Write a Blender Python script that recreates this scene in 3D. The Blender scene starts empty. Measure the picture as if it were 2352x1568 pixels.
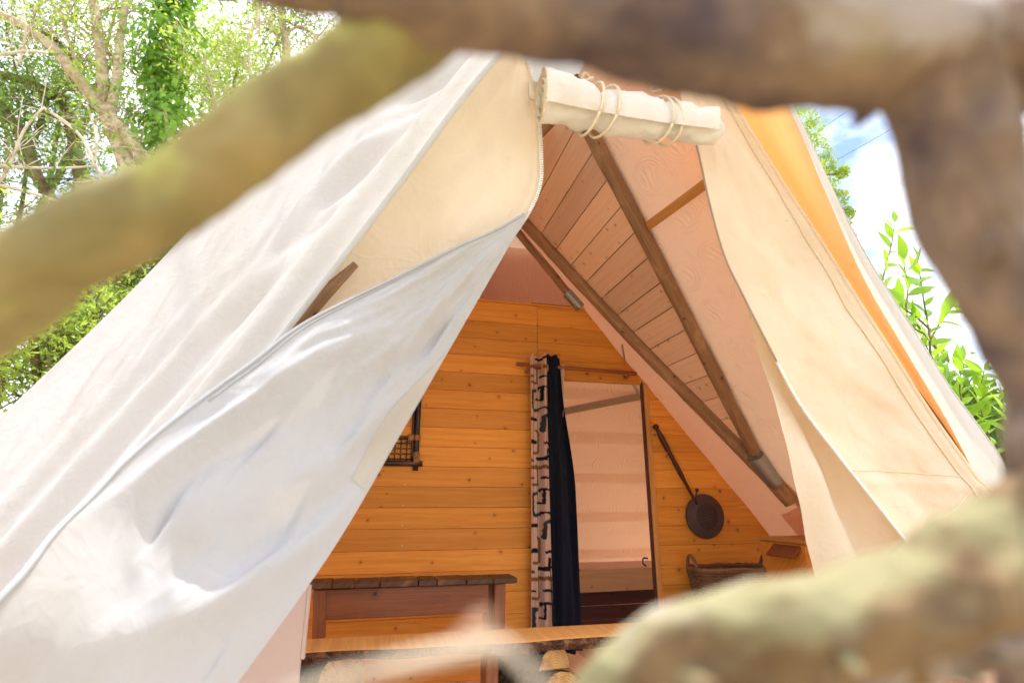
import bpy, math, random
import numpy as np
from mathutils import Vector, Matrix, noise

random.seed(7)
RNG = np.random.default_rng(11)
S = bpy.context.scene
COL = S.collection
R = math.radians

# ------------------------------------------------------------------ camera
CZ = 1.45                                     # lens height above the ground
YAW, PITCH, FPX = R(13.95), R(16.4), 1242.2   # focal length for a 2352 px wide frame
cam = bpy.data.cameras.new('camera')
cam_o = bpy.data.objects.new('camera', cam)
COL.objects.link(cam_o)
cam.sensor_width = 36.0
cam.lens = 36.0 * FPX / 2352.0
cam.clip_start, cam.clip_end = 0.02, 2000.0
cam_o.location = (0, 0, CZ)
cam_o.rotation_euler = (math.pi / 2 + PITCH, 0, -YAW)
cam.dof.use_dof = True
cam.dof.focus_distance = 2.9
cam.dof.aperture_fstop = 2.3
cam.dof.aperture_blades = 9
S.camera = cam_o

# ------------------------------------------------------------------ world and sun
SUN_TO = Vector((0.03, 0.12, 0.98)).normalized()      # direction towards the sun
world = bpy.data.worlds.new('World')
S.world = world
world.use_nodes = True
wn, wl = world.node_tree.nodes, world.node_tree.links
wn.clear()
w_out = wn.new('ShaderNodeOutputWorld')
w_bg = wn.new('ShaderNodeBackground')
w_sky = wn.new('ShaderNodeTexSky')
w_sky.sky_type = 'NISHITA'
w_sky.sun_disc = False
w_sky.sun_elevation = math.asin(SUN_TO.z)
w_sky.sun_rotation = math.atan2(SUN_TO.x, SUN_TO.y)
w_sky.air_density, w_sky.dust_density, w_sky.ozone_density = 1.0, 1.2, 1.2
w_tc = wn.new('ShaderNodeTexCoord')
w_map = wn.new('ShaderNodeMapping')
w_map.inputs['Scale'].default_value = (1.0, 1.0, 2.2)
w_noise = wn.new('ShaderNodeTexNoise')
w_noise.inputs['Scale'].default_value = 2.1
w_noise.inputs['Detail'].default_value = 8
w_noise.inputs['Roughness'].default_value = 0.58
w_ramp = wn.new('ShaderNodeValToRGB')
w_ramp.color_ramp.elements[0].position = 0.345
w_ramp.color_ramp.elements[1].position = 0.515
w_mix = wn.new('ShaderNodeMix')
w_mix.data_type = 'RGBA'
w_mix.inputs['B'].default_value = (8.2, 8.5, 9.1, 1)      # sunlit cloud
wl.new(w_tc.outputs['Generated'], w_map.inputs['Vector'])
wl.new(w_map.outputs['Vector'], w_noise.inputs['Vector'])
wl.new(w_noise.outputs['Fac'], w_ramp.inputs['Fac'])
wl.new(w_ramp.outputs['Color'], w_mix.inputs['Factor'])
wl.new(w_sky.outputs['Color'], w_mix.inputs['A'])
wl.new(w_mix.outputs['Result'], w_bg.inputs['Color'])
wl.new(w_bg.outputs['Background'], w_out.inputs['Surface'])
w_bg.inputs['Strength'].default_value = 0.13

sun = bpy.data.lights.new('sun', 'SUN')
sun.energy = 3.0
sun.angle = R(0.5)
sun.color = (1.0, 0.955, 0.88)
sun_o = bpy.data.objects.new('sun', sun)
COL.objects.link(sun_o)
sun_o.rotation_euler = (-SUN_TO).to_track_quat('-Z', 'Y').to_euler()
sun_o.location = (-10, -6, 14)

S.view_settings.view_transform = 'Standard'
S.view_settings.look = 'None'
S.view_settings.exposure = 1.2
S.view_settings.gamma = 1.0
S.view_settings.use_curve_mapping = False
S.render.engine = 'CYCLES'
S.cycles.max_bounces = 7
S.cycles.diffuse_bounces = 4
S.cycles.transmission_bounces = 6
S.cycles.glossy_bounces = 3
S.cycles.sample_clamp_indirect = 6.0
S.cycles.use_denoising = True
S.cycles.use_adaptive_sampling = True
S.cycles.adaptive_threshold = 0.035
S.cycles.use_light_tree = False

# ------------------------------------------------------------------ helpers
# All geometry below is written relative to the lens height (z = 0 is eye level);
# the builders add CZ so that the ground is at world z = 0.
_f = np.array([math.sin(YAW) * math.cos(PITCH), math.cos(YAW) * math.cos(PITCH), math.sin(PITCH)])
_r = np.array([math.cos(YAW), -math.sin(YAW), 0.0])
_u = np.cross(_r, _f)
def ray(x, y): return (x - 1176.0) / FPX * _r + (784.0 - y) / FPX * _u + _f
def at(x, y, Y):
    d = ray(x, y); return d * (Y / d[1])
def atw(x, y, w): return ray(x, y) * w
def onp(x, y, n, d):
    v = ray(x, y); return v * (d / v.dot(np.asarray(n, float)))
BASE = {}
def nrm(v):
    v = np.asarray(v, float); return v / (np.linalg.norm(v) + 1e-12)

def tag(o, label=None, cat=None, group=None, kind=None):
    if label: o['label'] = label
    if cat: o['category'] = cat
    if group: o['group'] = group
    if kind: o['kind'] = kind
    return o

def thing(name, label, cat, base, group=None):
    o = bpy.data.objects.new(name, None)
    COL.objects.link(o)
    o.empty_display_size = 0.1
    b = np.asarray(base, float)
    o.location = (b[0], b[1], b[2] + CZ)
    BASE[o.name] = b
    return tag(o, label, cat, group)

def mk(name, V, F, mat, parent=None, uv=None, smooth=True, base=None, kind=None, colors=None, auto=None):
    V = np.asarray(V, float).reshape(-1, 3)
    if parent is not None: b = BASE[parent.name]
    elif base is not None: b = np.asarray(base, float)
    else:
        b = (V.min(0) + V.max(0)) / 2; b[2] = V[:, 2].min()
    me = bpy.data.meshes.new(name)
    me.from_pydata((V - b).tolist(), [], [list(map(int, f)) for f in F])
    if uv is not None:
        lay = me.uv_layers.new(name='UVMap')
        li = np.zeros(len(me.loops), dtype=np.int32)
        me.loops.foreach_get('vertex_index', li)
        lay.data.foreach_set('uv', np.asarray(uv, float)[li].ravel())
    if colors is not None:
        ca = me.color_attributes.new(name='print', type='FLOAT_COLOR', domain='POINT')
        ca.data.foreach_set('color', np.asarray(colors, float).ravel())
    me.validate()
    if smooth is True:
        me.polygons.foreach_set('use_smooth', [True] * len(me.polygons))
    if auto is not None:
        me.polygons.foreach_set('use_smooth', [True] * len(me.polygons))
        try: me.set_sharp_from_angle(angle=R(auto))
        except Exception: pass
    me.materials.append(mat)
    o = bpy.data.objects.new(name, me)
    COL.objects.link(o)
    if parent is not None: o.parent = parent
    else: o.location = (b[0], b[1], b[2] + CZ)
    BASE[o.name] = b
    if kind: o['kind'] = kind
    return o

def cat(*parts):
    V, F, U, n = [], [], [], 0
    for p in parts:
        v, f = p[0], p[1]
        V.append(np.asarray(v, float).reshape(-1, 3)); F += [[i + n for i in g] for g in f]
        U.append(np.asarray(p[2], float) if len(p) > 2 else np.zeros((len(V[-1]), 2)))
        n += len(V[-1])
    return np.vstack(V), F, np.vstack(U)

def box(c, s, a=(1, 0, 0), b=(0, 1, 0), ch=0.0):
    """chamfered box; a, b, cross = axes; UV = metres along a / across"""
    a, b = nrm(a), nrm(b); k = np.cross(a, b)
    h = np.asarray(s, float) / 2
    pts, uv = [], []
    if ch <= 0:
        for i in (-1, 1):
            for j in (-1, 1):
                for l in (-1, 1):
                    pts.append(np.asarray(c) + a * h[0] * i + b * h[1] * j + k * h[2] * l)
                    uv.append((h[0] * i, h[1] * j * 0.97 + h[2] * l))
        F = [(0, 1, 3, 2), (4, 6, 7, 5), (0, 4, 5, 1), (2, 3, 7, 6), (0, 2, 6, 4), (1, 5, 7, 3)]
        return np.array(pts), F, np.array(uv)
    e = min(ch, h.min() * 0.9)
    idx = {}
    for i in (-1, 1):
        for j in (-1, 1):
            for l in (-1, 1):
                for ax in range(3):
                    q = [i * h[0], j * h[1], l * h[2]]
                    for m in range(3):
                        if m != ax: q[m] -= (i, j, l)[m] * e
                    idx[(i, j, l, ax)] = len(pts)
                    pts.append(np.asarray(c) + a * q[0] + b * q[1] + k * q[2])
                    uv.append((q[0], q[1] * 0.97 + q[2]))
    F = []
    for i in (-1, 1):
        for ax in range(3):
            o1, o2 = [m for m in range(3) if m != ax]
            loop = []
            for s1, s2 in ((-1, -1), (1, -1), (1, 1), (-1, 1)):
                t = [0, 0, 0]; t[ax] = i; t[o1] = s1; t[o2] = s2
                loop.append(idx[(t[0], t[1], t[2], ax)])
            F.append(loop)
    for ax in range(3):
        o1, o2 = [m for m in range(3) if m != ax]
        for s1 in (-1, 1):
            for s2 in (-1, 1):
                t = [0, 0, 0]; t[o1] = s1; t[o2] = s2
                t[ax] = -1; p0 = tuple(t); t[ax] = 1; p1 = tuple(t)
                F.append([idx[p0 + (o1,)], idx[p0 + (o2,)], idx[p1 + (o2,)], idx[p1 + (o1,)]])
    for i in (-1, 1):
        for j in (-1, 1):
            for l in (-1, 1):
                F.append([idx[(i, j, l, 0)], idx[(i, j, l, 1)], idx[(i, j, l, 2)]])
    return np.array(pts), F, np.array(uv)

def smooth_path(P, n):
    """Catmull-Rom resample of points (k-dim) to n samples"""
    P = np.asarray(P, float)
    if len(P) == 2: return P[0] + (P[1] - P[0]) * np.linspace(0, 1, n)[:, None]
    d = np.r_[0, np.cumsum(np.linalg.norm(np.diff(P[:, :3], axis=0), axis=1) + 1e-9)]
    Q = np.vstack([2 * P[0] - P[1], P, 2 * P[-1] - P[-2]])
    out = []
    for t in np.linspace(0, d[-1], n):
        i = min(max(np.searchsorted(d, t, side='right') - 1, 0), len(P) - 2)
        s = (t - d[i]) / (d[i + 1] - d[i])
        p0, p1, p2, p3 = Q[i], Q[i + 1], Q[i + 2], Q[i + 3]
        out.append(0.5 * (2 * p1 + (p2 - p0) * s + (2 * p0 - 5 * p1 + 4 * p2 - p3) * s * s + (3 * p1 - p0 - 3 * p2 + p3) * s ** 3))
    return np.array(out)

def tube(path, rad, n=8, cap=True, sq=0.0, rough=0.0, seed=0, up0=(0, 0, 1), flat=1.0):
    P = np.asarray(path, float); m = len(P)
    rad = np.broadcast_to(np.asarray(rad, float), (m,)) if np.ndim(rad) == 0 else np.asarray(rad, float)
    T = np.gradient(P, axis=0); T /= np.linalg.norm(T, axis=1)[:, None] + 1e-12
    ref = np.asarray(up0, float)
    if abs(T[0].dot(ref)) > 0.95: ref = np.array([1.0, 0, 0])
    N = nrm(ref - T[0] * T[0].dot(ref))
    rs = np.random.default_rng(seed)
    ph = rs.uniform(0, 6.28, 8)
    V, U, L = [], [], 0.0
    for i in range(m):
        if i: L += np.linalg.norm(P[i] - P[i - 1])
        N = nrm(N - T[i] * T[i].dot(N)); B = np.cross(T[i], N)
        for j in range(n + 1):
            a = 2 * math.pi * j / n
            k = rad[i]
            if sq: k *= 1 + sq * (max(abs(math.cos(a)), abs(math.sin(a))) ** -1 - 1)
            if rough:
                k *= 1 + rough * (math.sin(2 * a + ph[0] + L / rad[0] * .35) * .5 + math.sin(3 * a + ph[1] - L / rad[0] * .6) * .35
                                  + math.sin(a + ph[2] + L / rad[0] * .9) * .5 + math.sin(5 * a + ph[3] + L / rad[0] * 1.4) * .25)
            V.append(P[i] + N * math.cos(a) * k + B * math.sin(a) * k * flat)
            U.append((L, j / n * 2 * math.pi * rad.mean()))
    F = []
    for i in range(m - 1):
        for j in range(n):
            p = i * (n + 1) + j
            F.append((p, p + n + 1, p + n + 2, p + 1))
    if cap:
        F.append(list(range(0, n))); F.append([(m - 1) * (n + 1) + j for j in reversed(range(n))])
    return np.array(V), F, np.array(U)

def grid(fn, nu, nv):
    """sheet from fn(u, v) -> (point, uv)"""
    V, U = [], []
    for i in range(nu + 1):
        for j in range(nv + 1):
            p, q = fn(i / nu, j / nv); V.append(p); U.append(q)
    F = [(i * (nv + 1) + j, (i + 1) * (nv + 1) + j, (i + 1) * (nv + 1) + j + 1, i * (nv + 1) + j + 1) for i in range(nu) for j in range(nv)]
    return np.array(V), F, np.array(U)

def lathe(prof, o, axis, n=16):
    """prof = [(t, r)] along axis from o"""
    a = nrm(axis); ref = np.array([0, 0, 1.0]) if abs(a[2]) < 0.9 else np.array([1.0, 0, 0])
    x = nrm(np.cross(a, ref)); y = np.cross(a, x)
    V, F, U = [], [], []
    for t, r in prof:
        for j in range(n):
            g = 2 * math.pi * j / n
            V.append(np.asarray(o) + a * t + (x * math.cos(g) + y * math.sin(g)) * r); U.append((t, g * 0.02))
    for i in range(len(prof) - 1):
        for j in range(n):
            F.append((i * n + j, i * n + (j + 1) % n, (i + 1) * n + (j + 1) % n, (i + 1) * n + j))
    F.append(list(reversed(range(n)))); F.append([(len(prof) - 1) * n + j for j in range(n)])
    return np.array(V), F, np.array(U)

def fbm(x, y, s=0):
    v = 0
    for k, (f, a) in enumerate(((1, 1), (2.1, .5), (4.3, .25))):
        v += a * (math.sin(x * f * 1.7 + 1.3 * math.sin(y * f * 1.1 + s + k) + s * 2.1) * math.cos(y * f * 1.5 + 1.1 * math.sin(x * f * .9 + s * 1.7) - k))
    return v
def sst(a, b, x):
    t = min(max((x - a) / (b - a), 0), 1); return t * t * (3 - 2 * t)

# ------------------------------------------------------------------ materials
class NT:
    def __init__(s, name):
        s.m = bpy.data.materials.new(name); s.m.use_nodes = True
        s.t = s.m.node_tree; s.t.nodes.clear()
        s.out = s.n('ShaderNodeOutputMaterial')
    def n(s, kind, **kw):
        x = s.t.nodes.new(kind)
        for k, v in kw.items():
            if hasattr(x, k): setattr(x, k, v)
            else: s.set(x.inputs[k], v)
        return x
    def set(s, sock, v):
        if hasattr(v, 'is_output') or isinstance(v, bpy.types.NodeSocket): s.t.links.new(v, sock)
        else: sock.default_value = v
    def math(s, op, a, b=0.0, c=None):
        x = s.n('ShaderNodeMath', operation=op)
        s.set(x.inputs[0], a); s.set(x.inputs[1], b)
        if c is not None: s.set(x.inputs[2], c)
        return x.outputs[0]
    def vec(s, x=0.0, y=0.0, z=0.0):
        c = s.n('ShaderNodeCombineXYZ'); s.set(c.inputs[0], x); s.set(c.inputs[1], y); s.set(c.inputs[2], z); return c.outputs[0]
    def uv(s):
        x = s.n('ShaderNodeSeparateXYZ'); s.set(x.inputs[0], s.n('ShaderNodeUVMap', uv_map='UVMap').outputs[0]); return x.outputs[0], x.outputs[1]
    def obj(s): return s.n('ShaderNodeTexCoord').outputs['Object']
    def rnd(s): return s.n('ShaderNodeObjectInfo').outputs['Random']
    def noise(s, v, scale, detail=4, rough=.55, dist=0.0):
        x = s.n('ShaderNodeTexNoise'); s.set(x.inputs['Vector'], v); s.set(x.inputs['Scale'], scale); s.set(x.inputs['Detail'], detail)
        s.set(x.inputs['Roughness'], rough); s.set(x.inputs['Distortion'], dist); return x.outputs['Fac']
    def ramp(s, f, stops, interp='LINEAR'):
        x = s.n('ShaderNodeValToRGB'); s.set(x.inputs[0], f); e = x.color_ramp
        e.interpolation = interp
        while len(e.elements) < len(stops): e.elements.new(0.5)
        for q, (p, c) in zip(e.elements, stops):
            q.position = p; q.color = (c, c, c, 1) if np.ndim(c) == 0 else (c[0], c[1], c[2], 1)
        return x.outputs[0]
    def mix(s, f, a, b, mode='MIX'):
        x = s.n('ShaderNodeMix', data_type='RGBA', blend_type=mode)
        s.set(x.inputs['Factor'], f)
        for k, v in (('A', a), ('B', b)):
            s.set(x.inputs[k], v if isinstance(v, bpy.types.NodeSocket) else (v[0], v[1], v[2], 1))
        return x.outputs['Result']
    def bump(s, h, st, dist=.01, nrm=None):
        x = s.n('ShaderNodeBump'); s.set(x.inputs['Height'], h); s.set(x.inputs['Strength'], st); s.set(x.inputs['Distance'], dist)
        if nrm is not None: s.set(x.inputs['Normal'], nrm)
        return x.outputs[0]
    def principled(s, col, rough=.6, nrm=None, metal=0.0, spec=.35):
        x = s.n('ShaderNodeBsdfPrincipled')
        s.set(x.inputs['Base Color'], col if isinstance(col, bpy.types.NodeSocket) else (col[0], col[1], col[2], 1))
        s.set(x.inputs['Roughness'], rough); s.set(x.inputs['Metallic'], metal); s.set(x.inputs['Specular IOR Level'], spec)
        if nrm is not None: s.set(x.inputs['Normal'], nrm)
        return x.outputs[0]
    def end(s, sh): s.t.links.new(sh, s.out.inputs['Surface']); return s.m

def wood(name, light, dark, knot=(.10, .035, .012), knots=.55, rough=.5, grain=1.0, wear=None, kscale=5.0, spec=.4, bumpk=.35):
    t = NT(name); u, v = t.uv(); r = t.rnd()
    off = t.math('MULTIPLY', r, 37.0); off2 = t.math('MULTIPLY', r, 91.0)
    uu, vv = t.math('ADD', u, off), t.math('ADD', v, off2)
    warp = t.noise(t.vec(t.math('MULTIPLY', uu, 1.3), t.math('MULTIPLY', vv, 5.0)), 1.0, 3)
    vd = t.math('ADD', vv, t.math('MULTIPLY', warp, .05))
    n1 = t.noise(t.vec(t.math('MULTIPLY', uu, 1.6), t.math('MULTIPLY', vd, 42.0)), 1.0, 5, .6, .6)
    n2 = t.noise(t.vec(t.math('MULTIPLY', uu, 7.0), t.math('MULTIPLY', vd, 230.0)), 1.0, 3, .6)
    g = t.math('ADD', t.math('MULTIPLY', n1, .7), t.math('MULTIPLY', n2, .3))
    c = t.ramp(g, [(.36 - .05 * grain, dark), (.60, light)])
    vor = t.n('ShaderNodeTexVoronoi', voronoi_dimensions='2D'); t.set(vor.inputs['Vector'], t.vec(uu, vv)); t.set(vor.inputs['Scale'], kscale)
    sc = t.n('ShaderNodeSeparateColor'); t.set(sc.inputs[0], vor.outputs['Color'])
    keep = t.math('LESS_THAN', sc.outputs[0], knots)
    size = t.math('ADD', t.math('MULTIPLY', sc.outputs[1], .045), .026)
    k = t.math('DIVIDE', vor.outputs['Distance'], size)
    core = t.math('MULTIPLY', t.ramp(k, [(.55, 1.0), (1.0, 0.0)]), keep)
    halo = t.math('MULTIPLY', t.ramp(t.math('DIVIDE', k, 3.0), [(.2, 1.0), (1.0, 0.0)]), t.math('MULTIPLY', keep, .45))
    c = t.mix(halo, c, tuple(.55 * a + .45 * b for a, b in zip(dark, knot)))
    c = t.mix(core, c, knot)
    tone = t.math('ADD', t.math('MULTIPLY', r, .34), .80)
    c = t.mix(1.0, c, t.vec(tone, tone, tone), 'MULTIPLY')
    if wear:
        w = t.noise(t.vec(t.math('MULTIPLY', uu, 4.0), t.math('MULTIPLY', vv, 9.0)), 1.0, 6, .65)
        c = t.mix(t.ramp(w, [(.52, 0.0), (.66, .75)]), c, wear)
    nb = t.bump(t.math('SUBTRACT', g, t.math('MULTIPLY', core, .6)), bumpk, .004)
    return t.end(t.principled(c, rough, nb, spec=spec))

def plain(name, c, rough=.6, metal=0.0, var=.12, scale=30.0, bumpk=.15, spec=.35):
    t = NT(name); o = t.obj(); n = t.noise(o, scale, 5)
    col = t.mix(n, tuple(x * (1 - var) for x in c), tuple(min(1, x * (1 + var)) for x in c))
    return t.end(t.principled(col, rough, t.bump(n, bumpk, .004), metal, spec))

def canvas(name, refl, trans, fac, bump=.5, weave=1.0, dirt=.12):
    t = NT(name); o = t.obj()
    big = t.noise(o, 3.2, 4, .5, .4); mid = t.noise(o, 14.0, 4, .5, .8)
    st = t.noise(o, 1.7, 6, .65)
    col = t.mix(t.ramp(st, [(.45, 0.0), (.8, 1.0)]), refl, tuple(x * (1 - dirt * k) for x, k in zip(refl, (1.0, 1.3, 2.0))))
    sp = t.n('ShaderNodeTexVoronoi'); t.set(sp.inputs['Vector'], o); t.set(sp.inputs['Scale'], 4.5)
    ssc = t.n('ShaderNodeSeparateColor'); t.set(ssc.inputs[0], sp.outputs['Color'])
    spot = t.math('MULTIPLY', t.math('LESS_THAN', sp.outputs['Distance'], .014), t.math('LESS_THAN', ssc.outputs[0], .5))
    col = t.mix(t.math('MULTIPLY', spot, .8), col, (.12, .10, .09))
    wv = t.noise(o, 700.0, 2)
    cn = t.noise(o, 5.5, 2, .5, .8)
    crease = t.math('POWER', t.math('SUBTRACT', 1.0, t.math('MINIMUM', t.math('MULTIPLY', t.math('ABSOLUTE', t.math('SUBTRACT', cn, .5)), 9.0), 1.0)), 2.0)
    h = t.math('ADD', t.math('MULTIPLY', big, 1.0), t.math('ADD', t.math('MULTIPLY', mid, .35), t.math('ADD', t.math('MULTIPLY', crease, .07), t.math('MULTIPLY', wv, .014 * weave))))
    nb = t.bump(h, bump, .03)
    d = t.n('ShaderNodeBsdfDiffuse'); t.set(d.inputs['Color'], col); t.set(d.inputs['Roughness'], .4); t.set(d.inputs['Normal'], nb)
    tr = t.n('ShaderNodeBsdfTranslucent'); t.set(tr.inputs['Color'], (*trans, 1)); t.set(tr.inputs['Normal'], nb)
    m = t.n('ShaderNodeMixShader'); t.set(m.inputs[0], fac); t.set(m.inputs[1], d.outputs[0]); t.set(m.inputs[2], tr.outputs[0])
    return t.end(m.outputs[0])

def liner(name, refl, trans, fac, style):
    t = NT(name); u, v = t.uv()
    if style == 'blocks':
        fu = t.math('SUBTRACT', t.math('FRACT', t.math('DIVIDE', u, .30)), .5)
        fv = t.math('SUBTRACT', t.math('FRACT', t.math('DIVIDE', v, .27)), .5)
        wob = t.noise(t.vec(u, v), 9.0, 3)
        wn_ = t.n('ShaderNodeTexWhiteNoise', noise_dimensions='2D'); t.set(wn_.inputs['Vector'], t.vec(t.math('FLOOR', t.math('DIVIDE', u, .30)), t.math('FLOOR', t.math('DIVIDE', v, .27))))
        cellr = wn_.outputs['Value']
        rr = t.math('MULTIPLY', t.math('SQRT', t.math('ADD', t.math('MULTIPLY', fu, fu), t.math('MULTIPLY', t.math('MULTIPLY', fv, fv), 1.35))), 2.0)
        arcs = t.math('MULTIPLY', t.math('SINE', t.math('ADD', t.math('MULTIPLY', rr, 44.0), t.math('MULTIPLY', wob, 5.0))),
                      t.math('MULTIPLY', t.ramp(rr, [(.45, 0.0), (.55, 1.0)]), t.ramp(rr, [(.85, 1.0), (.98, 0.0)])))
        strokes = t.math('MULTIPLY', t.math('SINE', t.math('ADD', t.math('MULTIPLY', fu, 46.0), t.math('ADD', t.math('MULTIPLY', t.math('SINE', t.math('ADD', t.math('MULTIPLY', fv, 8.0), t.math('MULTIPLY', cellr, 4.0))), 3.2), t.math('MULTIPLY', wob, 7.0)))),
                         t.ramp(rr, [(.40, 1.0), (.52, 0.0)]))
        au = t.math('ABSOLUTE', fu); av = t.math('ABSOLUTE', fv)
        bars = t.math('MULTIPLY', t.math('SINE', t.math('MULTIPLY', fu, 120.0)), t.math('MULTIPLY', t.math('GREATER_THAN', au, .43), t.math('LESS_THAN', av, .40)))
        h = t.math('ADD', t.math('MULTIPLY', arcs, .30), t.math('ADD', t.math('MULTIPLY', strokes, .7), t.math('MULTIPLY', bars, .25)))
        soft = t.noise(t.vec(u, v), 5.0, 3)
        h = t.math('MULTIPLY', h, t.ramp(soft, [(.34, .08), (.62, 1.0)]))
        nb = t.bump(h, 1.0, .0045)
    else:
        n1 = t.noise(t.vec(t.math('MULTIPLY', u, 10.0), t.math('MULTIPLY', v, 150.0)), 1.0, 3, .6, 1.0)
        n2 = t.noise(t.vec(t.math('MULTIPLY', u, 4.0), t.math('MULTIPLY', v, 40.0)), 1.0, 3, .6, .6)
        h = t.math('ADD', n1, n2)
        nb = t.bump(h, .8, .006)
    lo = t.noise(t.vec(u, v), 2.4, 3)
    nb = t.bump(t.math('ADD', lo, t.math('MULTIPLY', t.noise(t.vec(u, v), 11.0, 4, .6, 1.2), .35)), .45, .03, nb)
    col = t.mix(lo, refl, tuple(x * .92 for x in refl))
    d = t.n('ShaderNodeBsdfPrincipled'); t.set(d.inputs['Base Color'], col); t.set(d.inputs['Roughness'], .42); t.set(d.inputs['Normal'], nb)
    t.set(d.inputs['Specular IOR Level'], .35)
    tr = t.n('ShaderNodeBsdfTranslucent'); t.set(tr.inputs['Color'], (*trans, 1)); t.set(tr.inputs['Normal'], nb)
    m = t.n('ShaderNodeMixShader'); t.set(m.inputs[0], fac); t.set(m.inputs[1], d.outputs[0]); t.set(m.inputs[2], tr.outputs[0])
    return t.end(m.outputs[0])

def leafmat(name, c1, c2, trans, gloss=.35, fac=.4):
    t = NT(name); o = t.obj()
    n = t.noise(o, 2.3, 2); r = t.rnd()
    f = t.math('FRACT', t.math('ADD', t.n('ShaderNodeNewGeometry').outputs['Random Per Island'], r))
    col = t.mix(t.math('ADD', t.math('MULTIPLY', f, .7), t.math('MULTIPLY', n, .4)), c1, c2)
    p = t.principled(col, gloss, spec=.4)
    tr = t.n('ShaderNodeBsdfTranslucent'); t.set(tr.inputs['Color'], (*trans, 1))
    m = t.n('ShaderNodeMixShader'); t.set(m.inputs[0], fac); t.set(m.inputs[1], p); t.set(m.inputs[2], tr.outputs[0])
    return t.end(m.outputs[0])

def bark(name, c1, c2, moss=None, lich=None, scale=9.0, mossk=.5, bk=.8):
    t = NT(name); o = t.obj()
    n = t.noise(o, scale, 6, .65, .5); n2 = t.noise(o, scale * 1.1, 4, .55)
    v = t.n('ShaderNodeTexVoronoi'); t.set(v.inputs['Vector'], o); t.set(v.inputs['Scale'], scale * 2.2)
    col = t.mix(t.ramp(n, [(.38, 0.0), (.62, 1.0)]), c1, c2)
    if lich: col = t.mix(t.ramp(t.noise(o, scale * .8, 5, .6, .2), [(.54, 0.0), (.62, .9)]), col, lich)
    if moss:
        nz = t.n('ShaderNodeSeparateXYZ'); t.set(nz.inputs[0], t.n('ShaderNodeNewGeometry').outputs['Normal'])
        f = t.math('ADD', t.math('MULTIPLY', nz.outputs[2], .28), t.math('SUBTRACT', t.math('MULTIPLY', n2, 1.7), .35))
        col = t.mix(t.ramp(f, [(.62 - mossk * .3, 0.0), (.86 - mossk * .3, .95)]), col, moss)
    nb = t.bump(t.math('ADD', n, v.outputs['Distance']), bk, .02)
    return t.end(t.principled(col, .85, nb, spec=.2))

M = {}
M['pine_wall'] = wood('pine_wall', (.80, .335, .058), (.64, .215, .026), (.30, .10, .026), .66, .5, kscale=5.5, spec=.18)
M['pine_raw'] = wood('pine_raw', (.58, .31, .15), (.47, .23, .10), (.20, .085, .035), .5, .55, kscale=6.0)
M['deck'] = wood('deck', (.58, .46, .33), (.46, .35, .24), (.08, .06, .05), .3, .8)
M['pine_pale'] = wood('pine_pale', (.86, .58, .40), (.76, .47, .30), (.44, .23, .12), .45, .55, kscale=7.0, spec=.2)
M['pine_trim'] = wood('pine_trim', (.60, .28, .08), (.46, .18, .04), (.2, .06, .02), .15, .45)
M['pole'] = wood('pole', (.33, .175, .082), (.15, .074, .035), (.03, .013, .007), .45, .55, wear=(.46, .27, .13), kscale=6.5, bumpk=.6)
M['table_wood'] = wood('table_wood', (.30, .092, .032), (.17, .048, .018), (.05, .015, .008), .15, .38, wear=(.30, .10, .035))
M['table_top'] = wood('table_top', (.13, .055, .026), (.05, .02, .011), (.03, .012, .008), .2, .55, wear=(.28, .14, .06))
M['slab'] = wood('slab', (.70, .34, .10), (.55, .23, .06), (.2, .07, .02), .1, .5)
M['slab_bark'] = bark('slab_bark', (.045, .018, .010), (.15, .06, .03), lich=(.26, .12, .06), scale=26)
M['log_bark'] = bark('log_bark', (.035, .025, .018), (.10, .075, .05), scale=22)
M['dark_boards'] = wood('dark_boards', (.085, .020, .014), (.045, .011, .009), (.02, .006, .005), .3, .45)
M['canvas_roof'] = canvas('canvas_roof', (.59, .59, .595), (.88, .85, .80), .32, .3)
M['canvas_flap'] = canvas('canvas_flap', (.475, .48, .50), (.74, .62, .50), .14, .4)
M['canvas_fold_shade'] = canvas('canvas_fold_shade', (.62, .34, .10), (.80, .26, .03), .4, .2)  # overhang canvas in deeper orange: shade of the rake fold painted in
M['canvas_patch'] = canvas('canvas_patch', (.55, .51, .46), (.8, .66, .5), .2, .3)
M['canvas_gable'] = canvas('canvas_gable', (.90, .82, .68), (.95, .78, .52), .36, .5)
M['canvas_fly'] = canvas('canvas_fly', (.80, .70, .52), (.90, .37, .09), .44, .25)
M['canvas_roll'] = canvas('canvas_roll', (.84, .81, .78), (.80, .64, .46), .25, .5)
M['zip'] = plain('zip', (.80, .78, .74), .45, var=.05)
M['zip_brown'] = plain('zip_brown', (.33, .22, .13), .5, var=.1)
M['cord'] = plain('cord', (.68, .58, .42), .8, scale=200)
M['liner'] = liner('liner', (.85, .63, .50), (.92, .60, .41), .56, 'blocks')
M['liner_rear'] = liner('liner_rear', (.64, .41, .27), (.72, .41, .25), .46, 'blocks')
M['liner_grain'] = liner('liner_grain', (.80, .50, .36), (.88, .46, .29), .54, 'grain')
M['shadow_band'] = canvas('shadow_band', (.8, .6, .5), (.92, .84, .78), .9, .1)
M['tape'] = plain('tape', (.36, .22, .13), .6)
M['panel'] = plain('panel', (.44, .31, .27), .45, var=.04, scale=60, bumpk=.05)
M['zinc'] = plain('zinc', (.34, .33, .32), .42, .75, .25, 40)
M['screw'] = plain('screw', (.55, .53, .50), .35, .9)
M['iron'] = plain('iron', (.075, .045, .042), .55, .15, .35, 26, .3)
M['hole'] = plain('hole', (.006, .004, .004), .9)
M['wicker'] = wood('wicker', (.20, .10, .05), (.09, .04, .02), (.04, .02, .01), .1, .6)
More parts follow.
